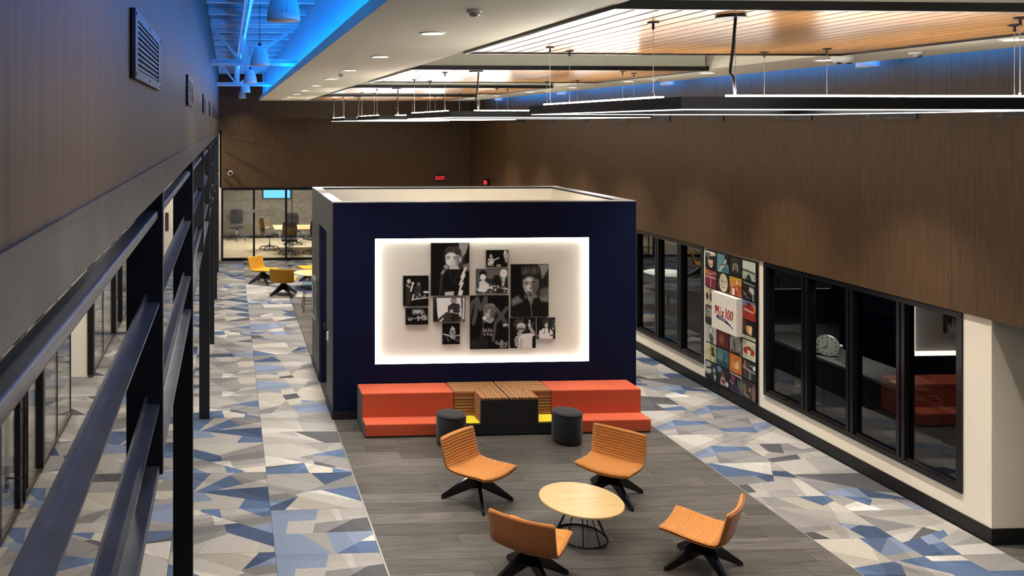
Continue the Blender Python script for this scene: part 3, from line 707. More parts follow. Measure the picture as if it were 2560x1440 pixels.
def face(r, cx, cy, rx, ry, lo, mid, hi, hair, turn=0, mouth=True):
    """generic head: hair, face with a lit and a shaded side, brows, eyes, nose, mouth, jaw shadow"""
    g = isinstance(hair, (int, float))
    r.ell(cx, cy-.18*ry, rx*1.13, ry*1.02, hair)
    r.poly([(cx-.93*rx, cy-.4*ry), (cx-.9*rx, cy+.25*ry), (cx-.66*rx, cy+.72*ry), (cx-.22*rx, cy+1.0*ry), (cx+.22*rx, cy+1.0*ry), (cx+.66*rx, cy+.72*ry), (cx+.9*rx, cy+.25*ry), (cx+.93*rx, cy-.4*ry)], mid)
    r.ell(cx+turn*.32*rx, cy-.38*ry, rx*.5, ry*.22, hi, al=.7, soft=.9); r.ell(cx+turn*.62*rx, cy+.3*ry, rx*.28, ry*.3, hi, al=.8, soft=.9)
    r.ell(cx-turn*1.5*rx, cy+.2*ry, rx*.55, ry*.9, lo, al=.75, soft=.9); r.ell(cx, cy+1.05*ry, rx*.6, ry*.2, lo, al=.6, soft=.9)
    r.poly([(cx-1.02*rx, cy-.1*ry), (cx-.86*rx, cy-.5*ry), (cx-.3*rx, cy-.8*ry), (cx+.2*rx, cy-.72*ry), (cx+.8*rx, cy-.7*ry), (cx+1.04*rx, cy-.05*ry), (cx+1.08*rx, cy-.8*ry), (cx+.5*rx, cy-1.28*ry), (cx-.4*rx, cy-1.25*ry), (cx-1.1*rx, cy-.8*ry)], hair)
    if g:
        for q in range(16): r.ell(cx+(-.85+1.7*((q*7) % 16)/15)*rx, cy-(.75+.4*((q*5) % 8)/8)*ry, rx*.22, ry*.035, hair+.05+.05*(q % 4), -.6+1.2*((q*7) % 16)/15, al=.7)
    o = turn*.2*rx
    for s_ in (-1, 1):
        ex = cx+o+s_*.42*rx
        r.ell(ex, cy-.06*ry, rx*.27, ry*.15, lo, al=.45, soft=.9); r.line([(ex-.22*rx, cy-.2*ry), (ex+.2*rx, cy-.24*ry)], ry*.075, hair, .9)
        r.ell(ex, cy-.02*ry, rx*.16, ry*.055, hi, al=.6); r.ell(ex+turn*.04*rx, cy-.02*ry, rx*.08, ry*.06, hair); r.line([(ex-.17*rx, cy-.07*ry), (ex+.17*rx, cy-.07*ry)], ry*.03, lo)
    r.line([(cx+o+.06*rx, cy-.05*ry), (cx+o+turn*.16*rx, cy+.28*ry)], ry*.05, hi, .55); r.ell(cx+o+turn*.1*rx, cy+.34*ry, rx*.17, ry*.045, lo, al=.8); r.line([(cx+o-turn*.12*rx, cy), (cx+o-turn*.14*rx, cy+.3*ry)], ry*.05, lo, .35)
    if mouth: r.ell(cx+o, cy+.6*ry, rx*.34, ry*.10, lo); r.ell(cx+o, cy+.575*ry, rx*.26, ry*.04, hi); r.ell(cx+o, cy+.74*ry, rx*.2, ry*.04, hi, al=.4)
def body(r, cx, ty, hw, c_, c2=None):
    r.poly([(cx-.3*hw, ty), (cx+.3*hw, ty), (cx+.9*hw, ty+.16*hw/.4), (cx+1.1*hw, 1.05), (cx-1.1*hw, 1.05), (cx-.9*hw, ty+.16*hw/.4)], c_)
def script(r, x, y, s, c_, al=1, w_=.06):
    """big hand-lettered 'Mix' on the stage wall"""
    r.line([(x, y+.30*s), (x+.06*s, y+.1*s), (x+.2*s, y), (x+.15*s, y+.3*s), (x+.1*s, y+.45*s)], w_*s, c_, al); r.line([(x+.2*s, y+.02*s), (x+.28*s, y+.2*s), (x+.42*s, y-.02*s), (x+.38*s, y+.45*s)], w_*s, c_, al)
    r.line([(x+.55*s, y+.2*s), (x+.53*s, y+.45*s)], w_*s, c_, al); r.line([(x+.68*s, y+.2*s), (x+.92*s, y+.45*s)], w_*s, c_, al); r.line([(x+.95*s, y+.18*s), (x+.66*s, y+.46*s)], w_*s, c_, al)
def p1(r):
    r.poly([(.72, 0), (.98, 0), (.9, .2), (.75, .35)], .5); r.poly([(1, .02), (.98, .1), (.85, .35), (1, .28)], .05); r.poly([(.8, .42), (1, .38), (1, .55), (.85, .5)], .35)
    face(r, .56, .31, .20, .20, .22, .68, .92, .13, -.6); r.ell(.76, .32, .03, .05, .6); r.poly([(.46, .47), (.7, .44), (.78, .56), (.52, .56)], .62)
    body(r, .62, .5, .62, .045); r.poly([(.5, .5), (.56, .7), (.72, .5), (.78, .54), (.6, .78), (.45, .58)], .10)
    r.poly([(.88, .46), (.93, .46), (.86, .6), (.9, .6), (.8, .75), (.85, .75), (.76, .9), (.83, .9), (.8, 1), (.7, 1), (.76, .8), (.72, .8), (.8, .66), (.76, .66)], .88)
    r.ell(.40, .465, .085, .055, .25, .6); r.ell(.39, .455, .055, .035, .5, .6); r.poly([(.32, .5), (.37, .53), (.29, .61), (.25, .58)], .45); r.line([(.28, .6), (.22, 1)], .02, .2); r.line([(.3, .6), (.27, .75), (.3, .95)], .008, .25); r.poly([(.36, .93), (.6, .92), (.58, 1), (.36, 1)], .6)
def p2(r):
    r.ell(.2, .3, .07, .1, .3); r.ell(.2, .36, .05, .07, .7); r.poly([(.08, .5), (.3, .44), (.34, .7), (.28, .95), (.05, .9)], .62); r.line([(.12, .75), (.55, .45)], .05, .7); r.ell(.18, .76, .1, .12, .75); r.speck(.05, .35, .5, .95, 16, .1, .035)
    r.ell(.84, .12, .06, .1, .7); r.poly([(.75, .25), (.95, .2), (.93, .7), (.85, .75), (.8, .5)], .5); r.line([(.95, .05), (.96, .95)], .025, .7); r.speck(.75, .95, .2, .7, 10, .9, .03); r.ell(.55, .92, .1, .08, .5)
def p3(r):
    r.ell(.5, .3, .7, .6, .30, soft=1.2); r.ell(.2, .2, .12, .15, .05); r.ell(.2, .33, .09, .12, .7); r.poly([(.08, .55), (.2, .45), (.38, .62), (.4, .8), (.1, .9)], .68); r.ell(.2, .82, .14, .13, .8); r.line([(.2, .82), (.6, .7)], .05, .6); r.poly([(.28, .35), (.55, .45), (.5, .62), (.3, .55)], .14)
    r.ell(.85, .18, .11, .19, .75); r.ell(.78, .22, .04, .1, .9); r.poly([(.7, .45), (.95, .35), (1, 1), (.6, 1)], .1); r.poly([(.78, .4), (.9, .38), (.86, .72), (.8, .72)], .6); r.line([(.48, .65), (.72, .25)], .03, .06); r.speck(.0, 1, .72, .98, 34, .85, .035); r.speck(.3, .9, .5, .95, 16, .05, .05); r.ell(.62, .45, .12, .2, .06)
def p4(r):
    r.poly([(.72, 0), (1, 0), (1, .05), (.85, .3), (.78, .22)], .45, soft=.05); r.poly([(.78, .32), (1, .1), (1, .5), (.85, .5)], .10, soft=.04); r.ell(.95, .55, .2, .1, .28, soft=.6)
    face(r, .52, .38, .225, .225, .16, .48, .72, .07, -.35); r.poly([(.25, .12), (.4, .02), (.6, .0), (.78, .08), (.82, .25), (.7, .2), (.5, .22), (.3, .25)], .12)
    for q in range(9): x = .28+q*.058; r.poly([(x-.04, .2), (x+.02+.03*(q % 2), .0+.03*((q*4) % 5)/2), (x+.05, .18)], .10+.05*((q*3) % 4)); r.line([(x, .17), (x+.03, .05+.02*(q % 3))], .008, .42, .7)
    r.poly([(.36, .58), (.68, .58), (.7, .8), (.5, .95), (.34, .8)], .36); body(r, .52, .64, .72, .06); r.poly([(.42, .62), (.62, .62), (.53, .8)], .34); r.poly([(0, .68), (.18, .6), (.3, .7), (.05, .78)], .35, soft=.05); r.poly([(.75, .62), (.98, .62), (1, .72), (.8, .7)], .38, soft=.05)
    r.ell(.46, .575, .075, .05, .10); r.ell(.45, .565, .04, .03, .4); r.poly([(.44, .61), (.51, .61), (.515, .69), (.47, .69)], .45); r.line([(.5, .69), (.56, 1)], .016, .3)
def p5(r):
    r.ell(.22, .18, .07, .07, .6); r.poly([(.1, .26), (.3, .25), (.32, .6), (.28, .95), (.12, .95)], .13); r.line([(.3, .5), (.36, .3), (.38, .25)], .04, .75); r.ell(.38, .24, .04, .03, .9); r.line([(.13, .3), (.25, .38)], .03, .6); r.ell(.6, .28, .07, .07, .32); r.poly([(.45, .35), (.7, .34), (.7, .7), (.42, .7)], .15); r.line([(.35, .78), (.98, .72)], .025, .7); r.line([(.82, .54), (1, .54)], .05, .75); r.line([(.36, .8), (.4, .62)], .03, .8); r.speck(.35, .9, .6, .78, 12, .55, .025)
def p6(r):
    r.poly([(.28, .08), (.75, .05), (.78, .35), (.3, .4)], .3); r.line([(.33, .3), (.4, .12), (.46, .3), (.52, .12), (.55, .3), (.62, .14), (.7, .3)], .035, .7); r.speck(.1, 1, .45, .75, 34, .55, .035); r.speck(.7, 1, .2, .7, 14, .6, .035); r.line([(.15, .65), (.6, .6)], .02, .7); r.line([(.5, .5), (.9, .62)], .015, .6)
def p7(r):
    r.poly([(0, 0), (.1, 0), (.14, 1), (0, 1)], .12); r.poly([(.86, 0), (1, 0), (1, 1), (.9, 1)], .2); r.poly([(.93, 0), (.97, 0), (.97, .9), (.93, .9)], .7); r.poly([(0, .3), (.1, .5), (.16, .9), (0, 1)], .07); r.ell(.64, .12, .1, .14, .35); r.ell(.64, .16, .08, .1, .45); r.poly([(.45, .35), (.6, .22), (.8, .25), (.9, .5), (.88, 1), (.45, 1)], .15); r.poly([(.12, .95), (.2, .8), (.42, .58), (.55, .62), (.6, 1), (.12, 1)], .17); r.poly([(.55, .6), (.75, .55), (.8, .95), (.55, 1)], .1); r.line([(.5, .6), (.9, .68)], .03, .55); r.poly([(.82, .4), (.9, .45), (.9, .7), (.83, .7)], .6); r.ell(.57, .55, .05, .06, .6); r.speck(.78, .92, .6, .85, 8, .9, .03); r.line([(.2, 1), (.3, .86)], .04, .9)
def p8(r):
    script(r, -.02, .05, 1.02, .25, 1, .07); r.poly([(.8, .5), (1, .5), (1, .62), (.83, .6)], .13); r.line([(.86, .57), (.88, .53), (.9, .57), (.93, .53), (.98, .57)], .015, .8)
    face(r, .50, .32, .15, .14, .14, .48, .66, .25, -.4); 
    for q in range(14): r.ell(.36+.022*q, .2+.03*math.sin(q*2.1)+abs(q-7)*.008, .04, .035, .28+.06*(q % 3))
    r.poly([(.42, .44), (.6, .42), (.62, .5), (.45, .5)], .45); body(r, .55, .47, .42, .035); r.line([(.4, .47), (.52, .5), (.6, .44)], .025, .6); r.ell(.37, .42, .05, .035, .8); r.line([(.36, .46), (.3, .7), (.24, .95)], .015, .25)
    for (x, y) in ((.34, .62), (.40, .62), (.47, .62), (.53, .62), (.36, .69), (.45, .69), (.53, .7)): r.line([(x, y), (x, y+.04), (x+.03, y+.04)], .014, .55)
    r.poly([(.62, .48), (.7, .48), (.62, .85), (.55, .85)], .26); r.ell(.3, .88, .18, .12, .10); r.speck(.68, .95, .84, .97, 14, .45, .035); r.ell(.1, .9, .1, .08, .12)
def p9(r):
    r.poly([(.4, .5), (.46, .25), (.56, .13), (.68, .22), (.74, .5), (.66, .42), (.58, .3), (.5, .4)], .6); r.ell(.57, .36, .09, .08, .2); r.poly([(.45, .45), (.7, .42), (.72, .7), (.45, .7)], .35); r.line([(.05, .5), (.3, .55), (.45, .6)], .04, .7); r.line([(.7, .6), (.98, .56)], .04, .6); r.speck(.05, .98, .55, .85, 26, .4, .03); r.speck(.45, .7, .3, .75, 14, .85, .025)
def p10(r):
    script(r, .15, .02, .8, .22, 1, .07); r.ell(.42, .27, .17, .11, .62); r.poly([(.24, .28), (.58, .3), (.58, .35), (.24, .33)], .4); r.ell(.43, .36, .13, .10, .5); r.poly([(.3, .33), (.56, .35), (.54, .39), (.32, .38)], .06); r.poly([(.2, .62), (.5, .52), (.8, .5), (.98, .55), (.86, .62), (.85, 1), (.3, 1)], .68); r.poly([(.15, .7), (.3, .6), (.34, .9), (.2, .95)], .5); r.poly([(.84, .55), (.98, .5), (.8, .28), (.7, .26), (.74, .36)], .5); r.line([(.75, .28), (.75, .08)], .045, .6); r.ell(.74, .24, .06, .05, .6); r.ell(.35, .5, .08, .05, .45, .6); r.line([(.4, .5), (.32, .62), (.24, .8)], .02, .15); r.ell(.36, .52, .1, .06, .5); r.poly([(.4, .62), (.5, .75), (.45, 1), (.35, 1)], .5, .6)
def p11(r):
    script(r, .3, .02, .8, .22, 1, .06); r.ell(.5, .3, .13, .16, .2); r.ell(.5, .36, .09, .11, .6); r.poly([(.1, .62), (.35, .48), (.65, .5), (.85, .65), (.85, 1), (.1, 1)], .7); r.poly([(.58, .3), (.66, .3), (.7, .75), (.6, .7)], .08); r.line([(.4, .42), (.36, .98)], .025, .12); r.line([(.5, .85), (.95, .8)], .06, .2); r.ell(.5, .88, .2, .12, .75); r.speck(.8, 1, .1, .6, 10, .55, .04); r.speck(.15, .8, .55, .95, 10, .2, .03); r.line([(0, .8), (.3, 1)], .05, .6)
def printed(name, r, w_, h_, depth, mat, edge, parent, frame):
    """flat print on a stretched board: front grid carries the picture. frame(u, v, t) -> 3d (u right, v up, t out of the wall)"""
    r.grain(); nx, ny = r.nx, r.ny
    us = np.linspace(-w_/2, w_/2, nx); vs_ = np.linspace(h_/2, -h_/2, ny)
    V = [frame(u, v, depth) for v in vs_ for u in us]
    F = [(j*nx+i, (j+1)*nx+i, (j+1)*nx+i+1, j*nx+i+1) for j in range(ny-1) for i in range(nx-1)]
    me = bpy.data.meshes.new(name); me.from_pydata(V, [], F); me.materials.append(mat)
    at = me.attributes.new('print', 'FLOAT_COLOR', 'POINT'); c_ = np.ones((nx*ny, 4), np.float32); c_[:, :3] = np.clip(r.a, 0, 1).reshape(-1, 3); at.data.foreach_set('color', c_.ravel())
    put(name, me, parent)
    hw, hh = w_/2+.0008, h_/2+.0008; d_ = depth-.0012
    B().add([frame(-hw, -hh, 0), frame(hw, -hh, 0), frame(hw, hh, 0), frame(-hw, hh, 0), frame(-hw, -hh, d_), frame(hw, -hh, d_), frame(hw, hh, d_), frame(-hw, hh, d_)],
            [(0, 3, 2, 1), (4, 5, 6, 7), (0, 1, 5, 4), (1, 2, 6, 5), (2, 3, 7, 6), (3, 0, 4, 7)]).build('board', edge, parent)
edgeblack = pmat('canvas_edge', hx('111113'), .5)
# (left, top, right, bottom) in metres on the niche panel
NW = NX1-NX0; 
def npos(u0, v0, u1, v1):
    """panel proportions measured on the photo's frontal panel -> metres"""
    fx = lambda u: NX0+(u-941)/(1483-941)*NW
    fz = lambda v: NZ1-(v-600)/(909-600)*(NZ1-NZ0)
    return fx(u0), fz(v0), fx(u1), fz(v1)
PH = [((1083, 612, 1179, 742), p1, .03, 84, 'large black and white photo of singer at microphone with lightning bolt jacket', ),
      ((1223, 631, 1279, 672), p2, .02, 44, 'small black and white photo of a guitarist, top of the group'),
      ((1198, 678, 1278, 737), p3, .03, 56, 'black and white photo of two seated men with guitars'),
      ((1286, 667, 1381, 797), p4, .04, 84, 'large black and white photo of dark-haired singer facing front'),
      ((1013, 693, 1076, 767), p5, .02, 50, 'black and white photo of singer and guitarist at far left'),
      ((1019, 773, 1075, 813), p6, .02, 44, 'small black and white photo of band under a sign'),
      ((1089, 748, 1168, 807), p7, .8, 56, 'pale black and white photo of guitarist against bright window'),
      ((1182, 744, 1279, 876), p8, .03, 84, 'large black and white photo of guitarist before big painted letters'),
      ((1112, 812, 1155, 863), p9, .02, 40, 'small dark photo of performer with raised arms, lowest on the left'),
      ((1284, 801, 1348, 875), p10, .03, 54, 'black and white photo of man in cap and white shirt pointing up'),
      ((1353, 801, 1398, 853), p11, .05, 42, 'small black and white photo of seated person at far right')]
for (q, fn, bgv, n, lab) in PH:
    x0, z1, x1, z0 = npos(*q); w_, h_ = x1-x0, z1-z0
    t = thing('photo_canvas', lab, 'photo', ((x0+x1)/2, BY0+ND, (z0+z1)/2), 0, 'photo canvases on the light panel')
    r_ = R(w_, h_, n, bgv); fn(r_); r_.a = np.clip(r_.a*2.1-.004, .002, .95)
    printed('print', r_, w_, h_, .035, photom, edgeblack, t, lambda u, v, tt: (u, -tt, v))

# ------------------------------------------------------------------ album cover wall
AY1, PITCH, RP = YD(12.66, XR), .306, .2835
t = thing('display_board', 'black backing board of the album cover wall', 'board', (XW, AY1-2*PITCH, 0))
B().box(-.012, 0, -2*PITCH-.02, 2*PITCH, .155, 2.115).build('board_face', blackp, t)
B().box(-.012, 0, -2*PITCH-.03, -2*PITCH-.02, .155, 2.12).build('edge_trim', alum, t)
def al(fn): return fn
def a11(r): r.ell(.45, .15, .45, .2, 'd8d3c6'); r.ell(.25, .2, .3, .1, '4a5b66'); r.ell(.5, .55, .22, .35, 'd9b9a5'); r.poly([(.3, .3), (.8, .2), (.8, .45), (.35, .5)], '141416'); r.ell(.5, .72, .1, .05, '8e4a4a'); r.poly([(.7, .2), (1, .2), (1, 1), (.65, 1)], '111113'); r.poly([(0, .8), (.45, .85), (.5, 1), (0, 1)], '111113')
def a12(r): r.poly([(.6, 0), (1, 0), (1, .6), (.7, .4)], '15161a'); r.line([(.2, 1), (.35, .75), (.6, .55), (.75, .3)], .1, 'e4dfd6'); r.line([(.4, .6), (.85, .45)], .08, '6b2f35'); r.poly([(.5, .7), (.9, .6), (.9, 1), (.4, 1)], '3d7078')
def a13(r): r.ell(.5, .5, .4, .4, '2c2a28', soft=.8); r.line([(.3, .7), (.36, .35)], .05, 'd8d0c0'); r.line([(.5, .6), (.5, .3)], .05, 'b0a898'); r.line([(.66, .7), (.62, .35)], .05, 'd8d0c0'); r.line([(.2, .1), (.8, .12)], .02, '6b6660')
def a14(r): r.poly([(0, 0), (1, 0), (1, .5), (0, .4)], 'c6cfc8'); r.poly([(0, .45), (.5, .48), (1, .55), (1, .62), (0, .55)], '3b3d3a'); r.line([(.5, .5), (1, .75)], .03, '33332f'); r.poly([(.25, 1), (.35, .75), (.5, .65), (.6, .75), (.7, 1)], '1d211d'); r.speck(.1, .9, .75, 1, 8, '5b6a55', .06); r.ell(.12, .38, .05, .07, '444')if 0 else None
def a21(r): r.poly([(.04, .05), (.3, .05), (.3, .3), (.04, .3)], 'c87a35'); r.line([(0, .42), (1, .42)], .05, 'd8c9c0'); r.line([(.5, .4), (.5, 1)], .04, 'd8c9c0'); r.speck(.35, .95, .05, .35, 8, 'c9a9a0', .07); r.poly([(.94, 0), (1, 0), (1, 1), (.94, 1)], '2a0c12')
def a22(r): r.ell(.55, .5, .34, .5, 'cfc8ad'); r.ell(.42, .5, .1, .3, '9a9277', soft=.9, al=.6); r.ell(.42, .43, .07, .035, '2a2a26'); r.ell(.7, .43, .07, .035, '2a2a26'); r.ell(.57, .75, .1, .04, '6d5a4a'); r.line([(.57, .45), (.6, .62)], .025, '8a8069'); r.poly([(.0, 0), (.35, 0), (.2, .5), (.3, 1), (0, 1)], '23261f')
def a23(r): r.poly([(0, 0), (1, 0), (1, .4), (0, .45)], 'b79a2b'); r.speck(0, 1, .0, .6, 14, 'c9502c', .1); r.speck(0, 1, .5, 1, 14, '8e2a22', .1); r.speck(.2, .9, .2, .8, 8, 'e3c7a5', .07); r.poly([(.2, .65), (.45, .6), (.4, 1), (.25, 1)], 'e0d3c4')
def a24(r): r.line([(.1, .12), (.9, .2)], .06, '9a9a98'); r.poly([(.55, .3), (.85, .35), (.9, .6), (.7, .65), (.5, .5)], 'b9b9b5'); r.line([(.75, .6), (.85, 1)], .06, 'c0c0bd'); r.line([(.1, .6), (.35, .85)], .05, '8b8b88'); r.speck(.1, .9, .35, .9, 10, '6d6d6b', .05)
def a31(r): r.ell(.5, .1, .2, .2, 'a88a70'); r.ell(.2, .5, .12, .2, '2a2622'); r.ell(.5, .5, .1, .25, '3a332d'); r.ell(.8, .5, .1, .2, '262320'); r.line([(.3, .85), (.3, 1)], .04, '7d7666'); r.line([(.7, .85), (.7, 1)], .04, '7d7666')
def a34(r): r.poly([(0, 0), (1, 0), (1, .3), (0, .3)], '5b6e96'); r.poly([(.2, .3), (.4, .1), (.6, .1), (.85, .35), (1, 1), (0, 1), (.05, .5)], '9c2f25'); r.ell(.48, .22, .14, .13, '5f1f1f'); r.line([(.15, .48), (.8, .55)], .05, 'dcd2c8'); r.poly([(.8, .1), (1, .2), (1, .6), (.9, .5)], 'c98a35')
def a41(r): r.poly([(0, 0), (1, 0), (1, .2), (0, .2)], '6d5b52'); r.line([(.2, .2), (.95, .22)], .05, 'cfcac2'); r.ell(.5, .45, .5, .2, '8a8884', soft=.8); r.poly([(0, .65), (1, .6), (1, 1), (0, 1)], '25282a')
def a44(r): r.ell(.5, .4, .2, .3, 'c79b55', soft=.3); r.ell(.62, .45, .1, .25, 'e7cf94', soft=.6); r.poly([(.25, 0), (.75, 0), (.7, .25), (.3, .3)], '1a0f0c'); r.ell(.15, .3, .1, .3, '5c201c', soft=.6); r.poly([(0, .8), (1, .8), (1, .96), (0, .96)], 'd9d4c4'); r.line([(.15, .88), (.85, .88)], .06, '3b3833', .7)
def a51(r): r.ell(.5, .28, .17, .2, '55534f'); r.ell(.5, .3, .12, .16, 'c9c7c0'); r.poly([(.35, .5), (.6, .48), (.75, .7), (.7, 1), (.45, 1)], '4a4945'); r.line([(.2, .6), (.5, .9)], .05, '77756f'); r.line([(.05, .15), (.25, .17)], .03, '8a8880')
def a52(r): r.ell(.5, .45, .55, .6, '7e2230'); face(r, .48, .5, .28, .36, '5a2320', 'c07a55', 'dca070', '8e2733', -.4); r.ell(.45, .72, .1, .05, 'a01f2a')
def a53(r): r.ell(.5, .4, .45, .5, 'b9b9b6'); face(r, .5, .45, .22, .32, '3a3a39', 'a8a8a5', 'd6d6d2', 'c9c9c5', .3); r.line([(.15, .2), (.1, 1)], .07, 'd0d0cc'); r.line([(.85, .2), (.92, 1)], .08, '8d8d8a'); r.poly([(.3, .95), (.6, .85), (.75, 1)], '1d1d1d')
def a54(r): r.poly([(.55, .3), (.9, .15), (1, .4)], '9db3a5'); r.ell(.5, .55, .42, .22, 'a8281f'); r.ell(.5, .4, .1, .12, '5e4236'); r.poly([(.38, .5), (.62, .5), (.62, .75), (.38, .75)], 'd6c7a8'); r.poly([(.25, .75), (.7, .72), (.72, 1), (.25, 1)], 'bfc7a8'); r.line([(.05, .1), (.3, .12)], .04, '6b6a58'); r.line([(.05, .2), (.3, .22)], .03, '6b6a58')
def a61(r): r.poly([(.42, 0), (1, 0), (1, 1), (.42, 1)], '8b9a5c'); r.speck(.05, .35, .1, .9, 10, '6b6658', .05); r.ell(.65, .3, .12, .13, '17171a'); r.poly([(.6, .4), (.75, .4), (.85, .6), (.75, .7), (.55, .65)], '1d1d1f'); r.poly([(.5, .7), (.8, .68), (.7, 1), (.6, 1)], 'd3c09a')
def a62(r): r.ell(.3, .5, .5, .3, '4d7d7f', soft=.9); r.ell(.62, .38, .07, .08, '10181c'); r.line([(.62, .42), (.5, .65), (.75, .7)], .08, '14202a'); r.poly([(0, .7), (1, .75), (1, 1), (0, 1)], '24414d'); r.line([(.4, .7), (.4, 1)], .04, '10181c'); r.line([(.7, .72), (.75, 1)], .04, '10181c'); r.line([(.05, .08), (.95, .1)], .02, '8aa098')
def a63(r): r.ell(.5, .5, .32, .4, 'cf8f55', soft=.5); r.ell(.5, .25, .2, .12, 'b5602c', soft=.6); r.line([(.3, .42), (.44, .42)], .04, '7a3414'); r.line([(.56, .44), (.7, .44)], .04, '7a3414'); r.ell(.5, .62, .05, .1, 'e8c090', soft=.8); r.ell(.5, .8, .1, .03, '7a3414'); r.ell(.64, .55, .08, .2, 'e6c79c', soft=.8)
def a64(r): r.speck(.05, .95, .1, .5, 10, '8f8a86', .08); r.ell(.22, .2, .08, .1, 'a05a4a'); r.ell(.88, .3, .09, .12, 'e3e0da'); r.line([(.1, .45), (.95, .55)], .05, 'c0bdb6'); r.poly([(.5, .55), (.65, .55), (.65, 1), (.5, 1)], '6b7a78'); r.poly([(.1, .5), (.4, .5), (.4, 1), (.1, 1)], '4d3a38')
def a71(r): r.ell(.3, .15, .25, .12, '9aa0a3'); r.ell(.25, .45, .3, .25, 'b3b7b8'); r.poly([(.1, .35), (.6, .25), (.6, .4), (.1, .45)], '1c1f24'); r.ell(.8, .4, .12, .14, '8a8f92'); r.poly([(.75, .6), (.95, .65), (.9, .95), (.8, .8)], 'bfc2c2'); r.poly([(0, .7), (.6, .75), (.6, 1), (0, 1)], '17191d')
def a72(r): r.ell(.2, .15, .2, .18, '55779a'); r.ell(.5, .4, .1, .14, '6b4a3a'); r.poly([(.35, .55), (.65, .5), (.8, .9), (.3, .95)], 'b5a5a0'); r.poly([(.4, .62), (.65, .6), (.7, .85), (.42, .85)], '7a2a2a'); r.ell(.85, .8, .1, .12, 'd8d6d0')
def a73(r): r.poly([(0, .02), (1, .02), (1, .1), (0, .08)], 'c9b58f'); r.poly([(.94, .1), (1, .1), (1, 1), (.94, 1)], 'a8957a'); r.ell(.3, .3, .14, .14, '8a3a48'); r.poly([(.45, .2), (.62, .2), (.7, .8), (.5, .85)], '101014'); r.poly([(.65, .3), (.92, .3), (.92, .7), (.68, .65)], '4a5a4a'); r.line([(.02, .5), (.35, .58)], .03, 'cfc5c8'); r.speck(.1, .9, .6, .95, 10, '4a3a6a', .08)
def a74(r): r.poly([(.0, .25), (.3, .3), (.3, .75), (0, .7)], '6b6250'); r.ell(.55, .5, .22, .3, '2a201c'); r.ell(.55, .48, .1, .12, '8d6a58'); r.ell(.85, .6, .15, .4, '7a5a48', soft=.5); r.line([(.1, .78), (.5, .85)], .06, 'b0a898')
AL = {(0, 0): (a11, '1a1a1c', 'black cover with a pale shaded face under a hat'), (0, 1): (a12, '5f9299', 'teal cover with a black and white curve'), (0, 2): (a13, '151516', 'black cover with three pale upright strokes'), (0, 3): (a14, 'a9b5ab', 'pale sky cover with a dark rig'),
      (1, 0): (a21, '7c1f33', 'crimson cover with an orange square'), (1, 1): (a22, '14150f', 'black cover filled by a pale face'), (1, 2): (a23, 'a3552c', 'yellow and red swirling cover'), (1, 3): (a24, '121213', 'black cover with a grey leaning figure'),
      (2, 0): (a31, 'c9c3a8', 'cream cover with dark figures, left of the white sign'), (2, 3): (a34, '7a2a25', 'red figure cover with pale border, right of the white sign'), (3, 0): (a41, '4a4846', 'grey landscape cover left of the white sign'), (3, 3): (a44, '140d0b', 'dark cover with golden face and white band'),
      (4, 0): (a51, 'b9b7b0', 'light grey cover with a standing figure'), (4, 1): (a52, '6e1f38', 'cover with red-haired warm face'), (4, 2): (a53, '4d4d4c', 'grey cover with pale-haired face'), (4, 3): (a54, 'c9c7a8', 'cream cover with a red round shape'),
      (5, 0): (a61, 'cfc6a5', 'cream and green cover with black figure'), (5, 1): (a62, '2f5662', 'teal dusk cover with a bent figure'), (5, 2): (a63, 'b5652d', 'plain orange cover with a soft face'), (5, 3): (a64, '232326', 'dark group cover with pale spots'),
      (6, 0): (a71, '23262b', 'dark cover with grey rounded shapes, bottom row'), (6, 1): (a72, '1e2026', 'dark cover with blue disc and seated figure, bottom row'), (6, 2): (a73, '241d33', 'purple dark cover with cream band, bottom row'), (6, 3): (a74, '2a2120', 'brown cover with long-haired figure, bottom row')}
edgedk = pmat('cover_edge', hx('1a1a1a'), .4)
for (ri, ci), (fn, bgc, lab) in AL.items():
    y = AY1-(ci+.5)*PITCH; z = 2.105-(ri+.5)*RP*.975
    t = thing('album_cover', lab, 'album cover', (XW-.012, y, z), 0, 'album covers on the board'); r_ = R(.29, .265, 30, bgc); fn(r_)
    printed('print', r_, .292, .262, .022, albumm, edgedk, t, lambda u, v, tt: (-tt, -u, v))
# white sign box with brush lettering and a swoosh
SY0, SY1 = YD(11.747, XR), YD(12.35, XR)
def ribbon(b, pts, ws, fr, t0=0, t1=.003):
    """flat brush stroke of varying width with real thickness"""
    L_, R_ = [], []
    n = len(pts)
    for i, p in enumerate(pts):
        a = pts[max(0, i-1)]; c_ = pts[min(n-1, i+1)]; dx, dy = c_[0]-a[0], c_[1]-a[1]; l = math.hypot(dx, dy) or 1
        w_ = ws[i] if isinstance(ws, (list, tuple)) else ws
        L_.append((p[0]-dy/l*w_/2, p[1]+dx/l*w_/2)); R_.append((p[0]+dy/l*w_/2, p[1]-dx/l*w_/2))
    for i in range(n-1):
        b.prism([R_[i], R_[i+1], L_[i+1], L_[i]], fr, t0, t1)
    return b
def arc(cx, cy, rx, ry, a0, a1, n=12, sh=0): return [(cx+rx*math.cos(a0+(a1-a0)*i/n)+sh*ry*math.sin(a0+(a1-a0)*i/n), cy+ry*math.sin(a0+(a1-a0)*i/n)) for i in range(n+1)]
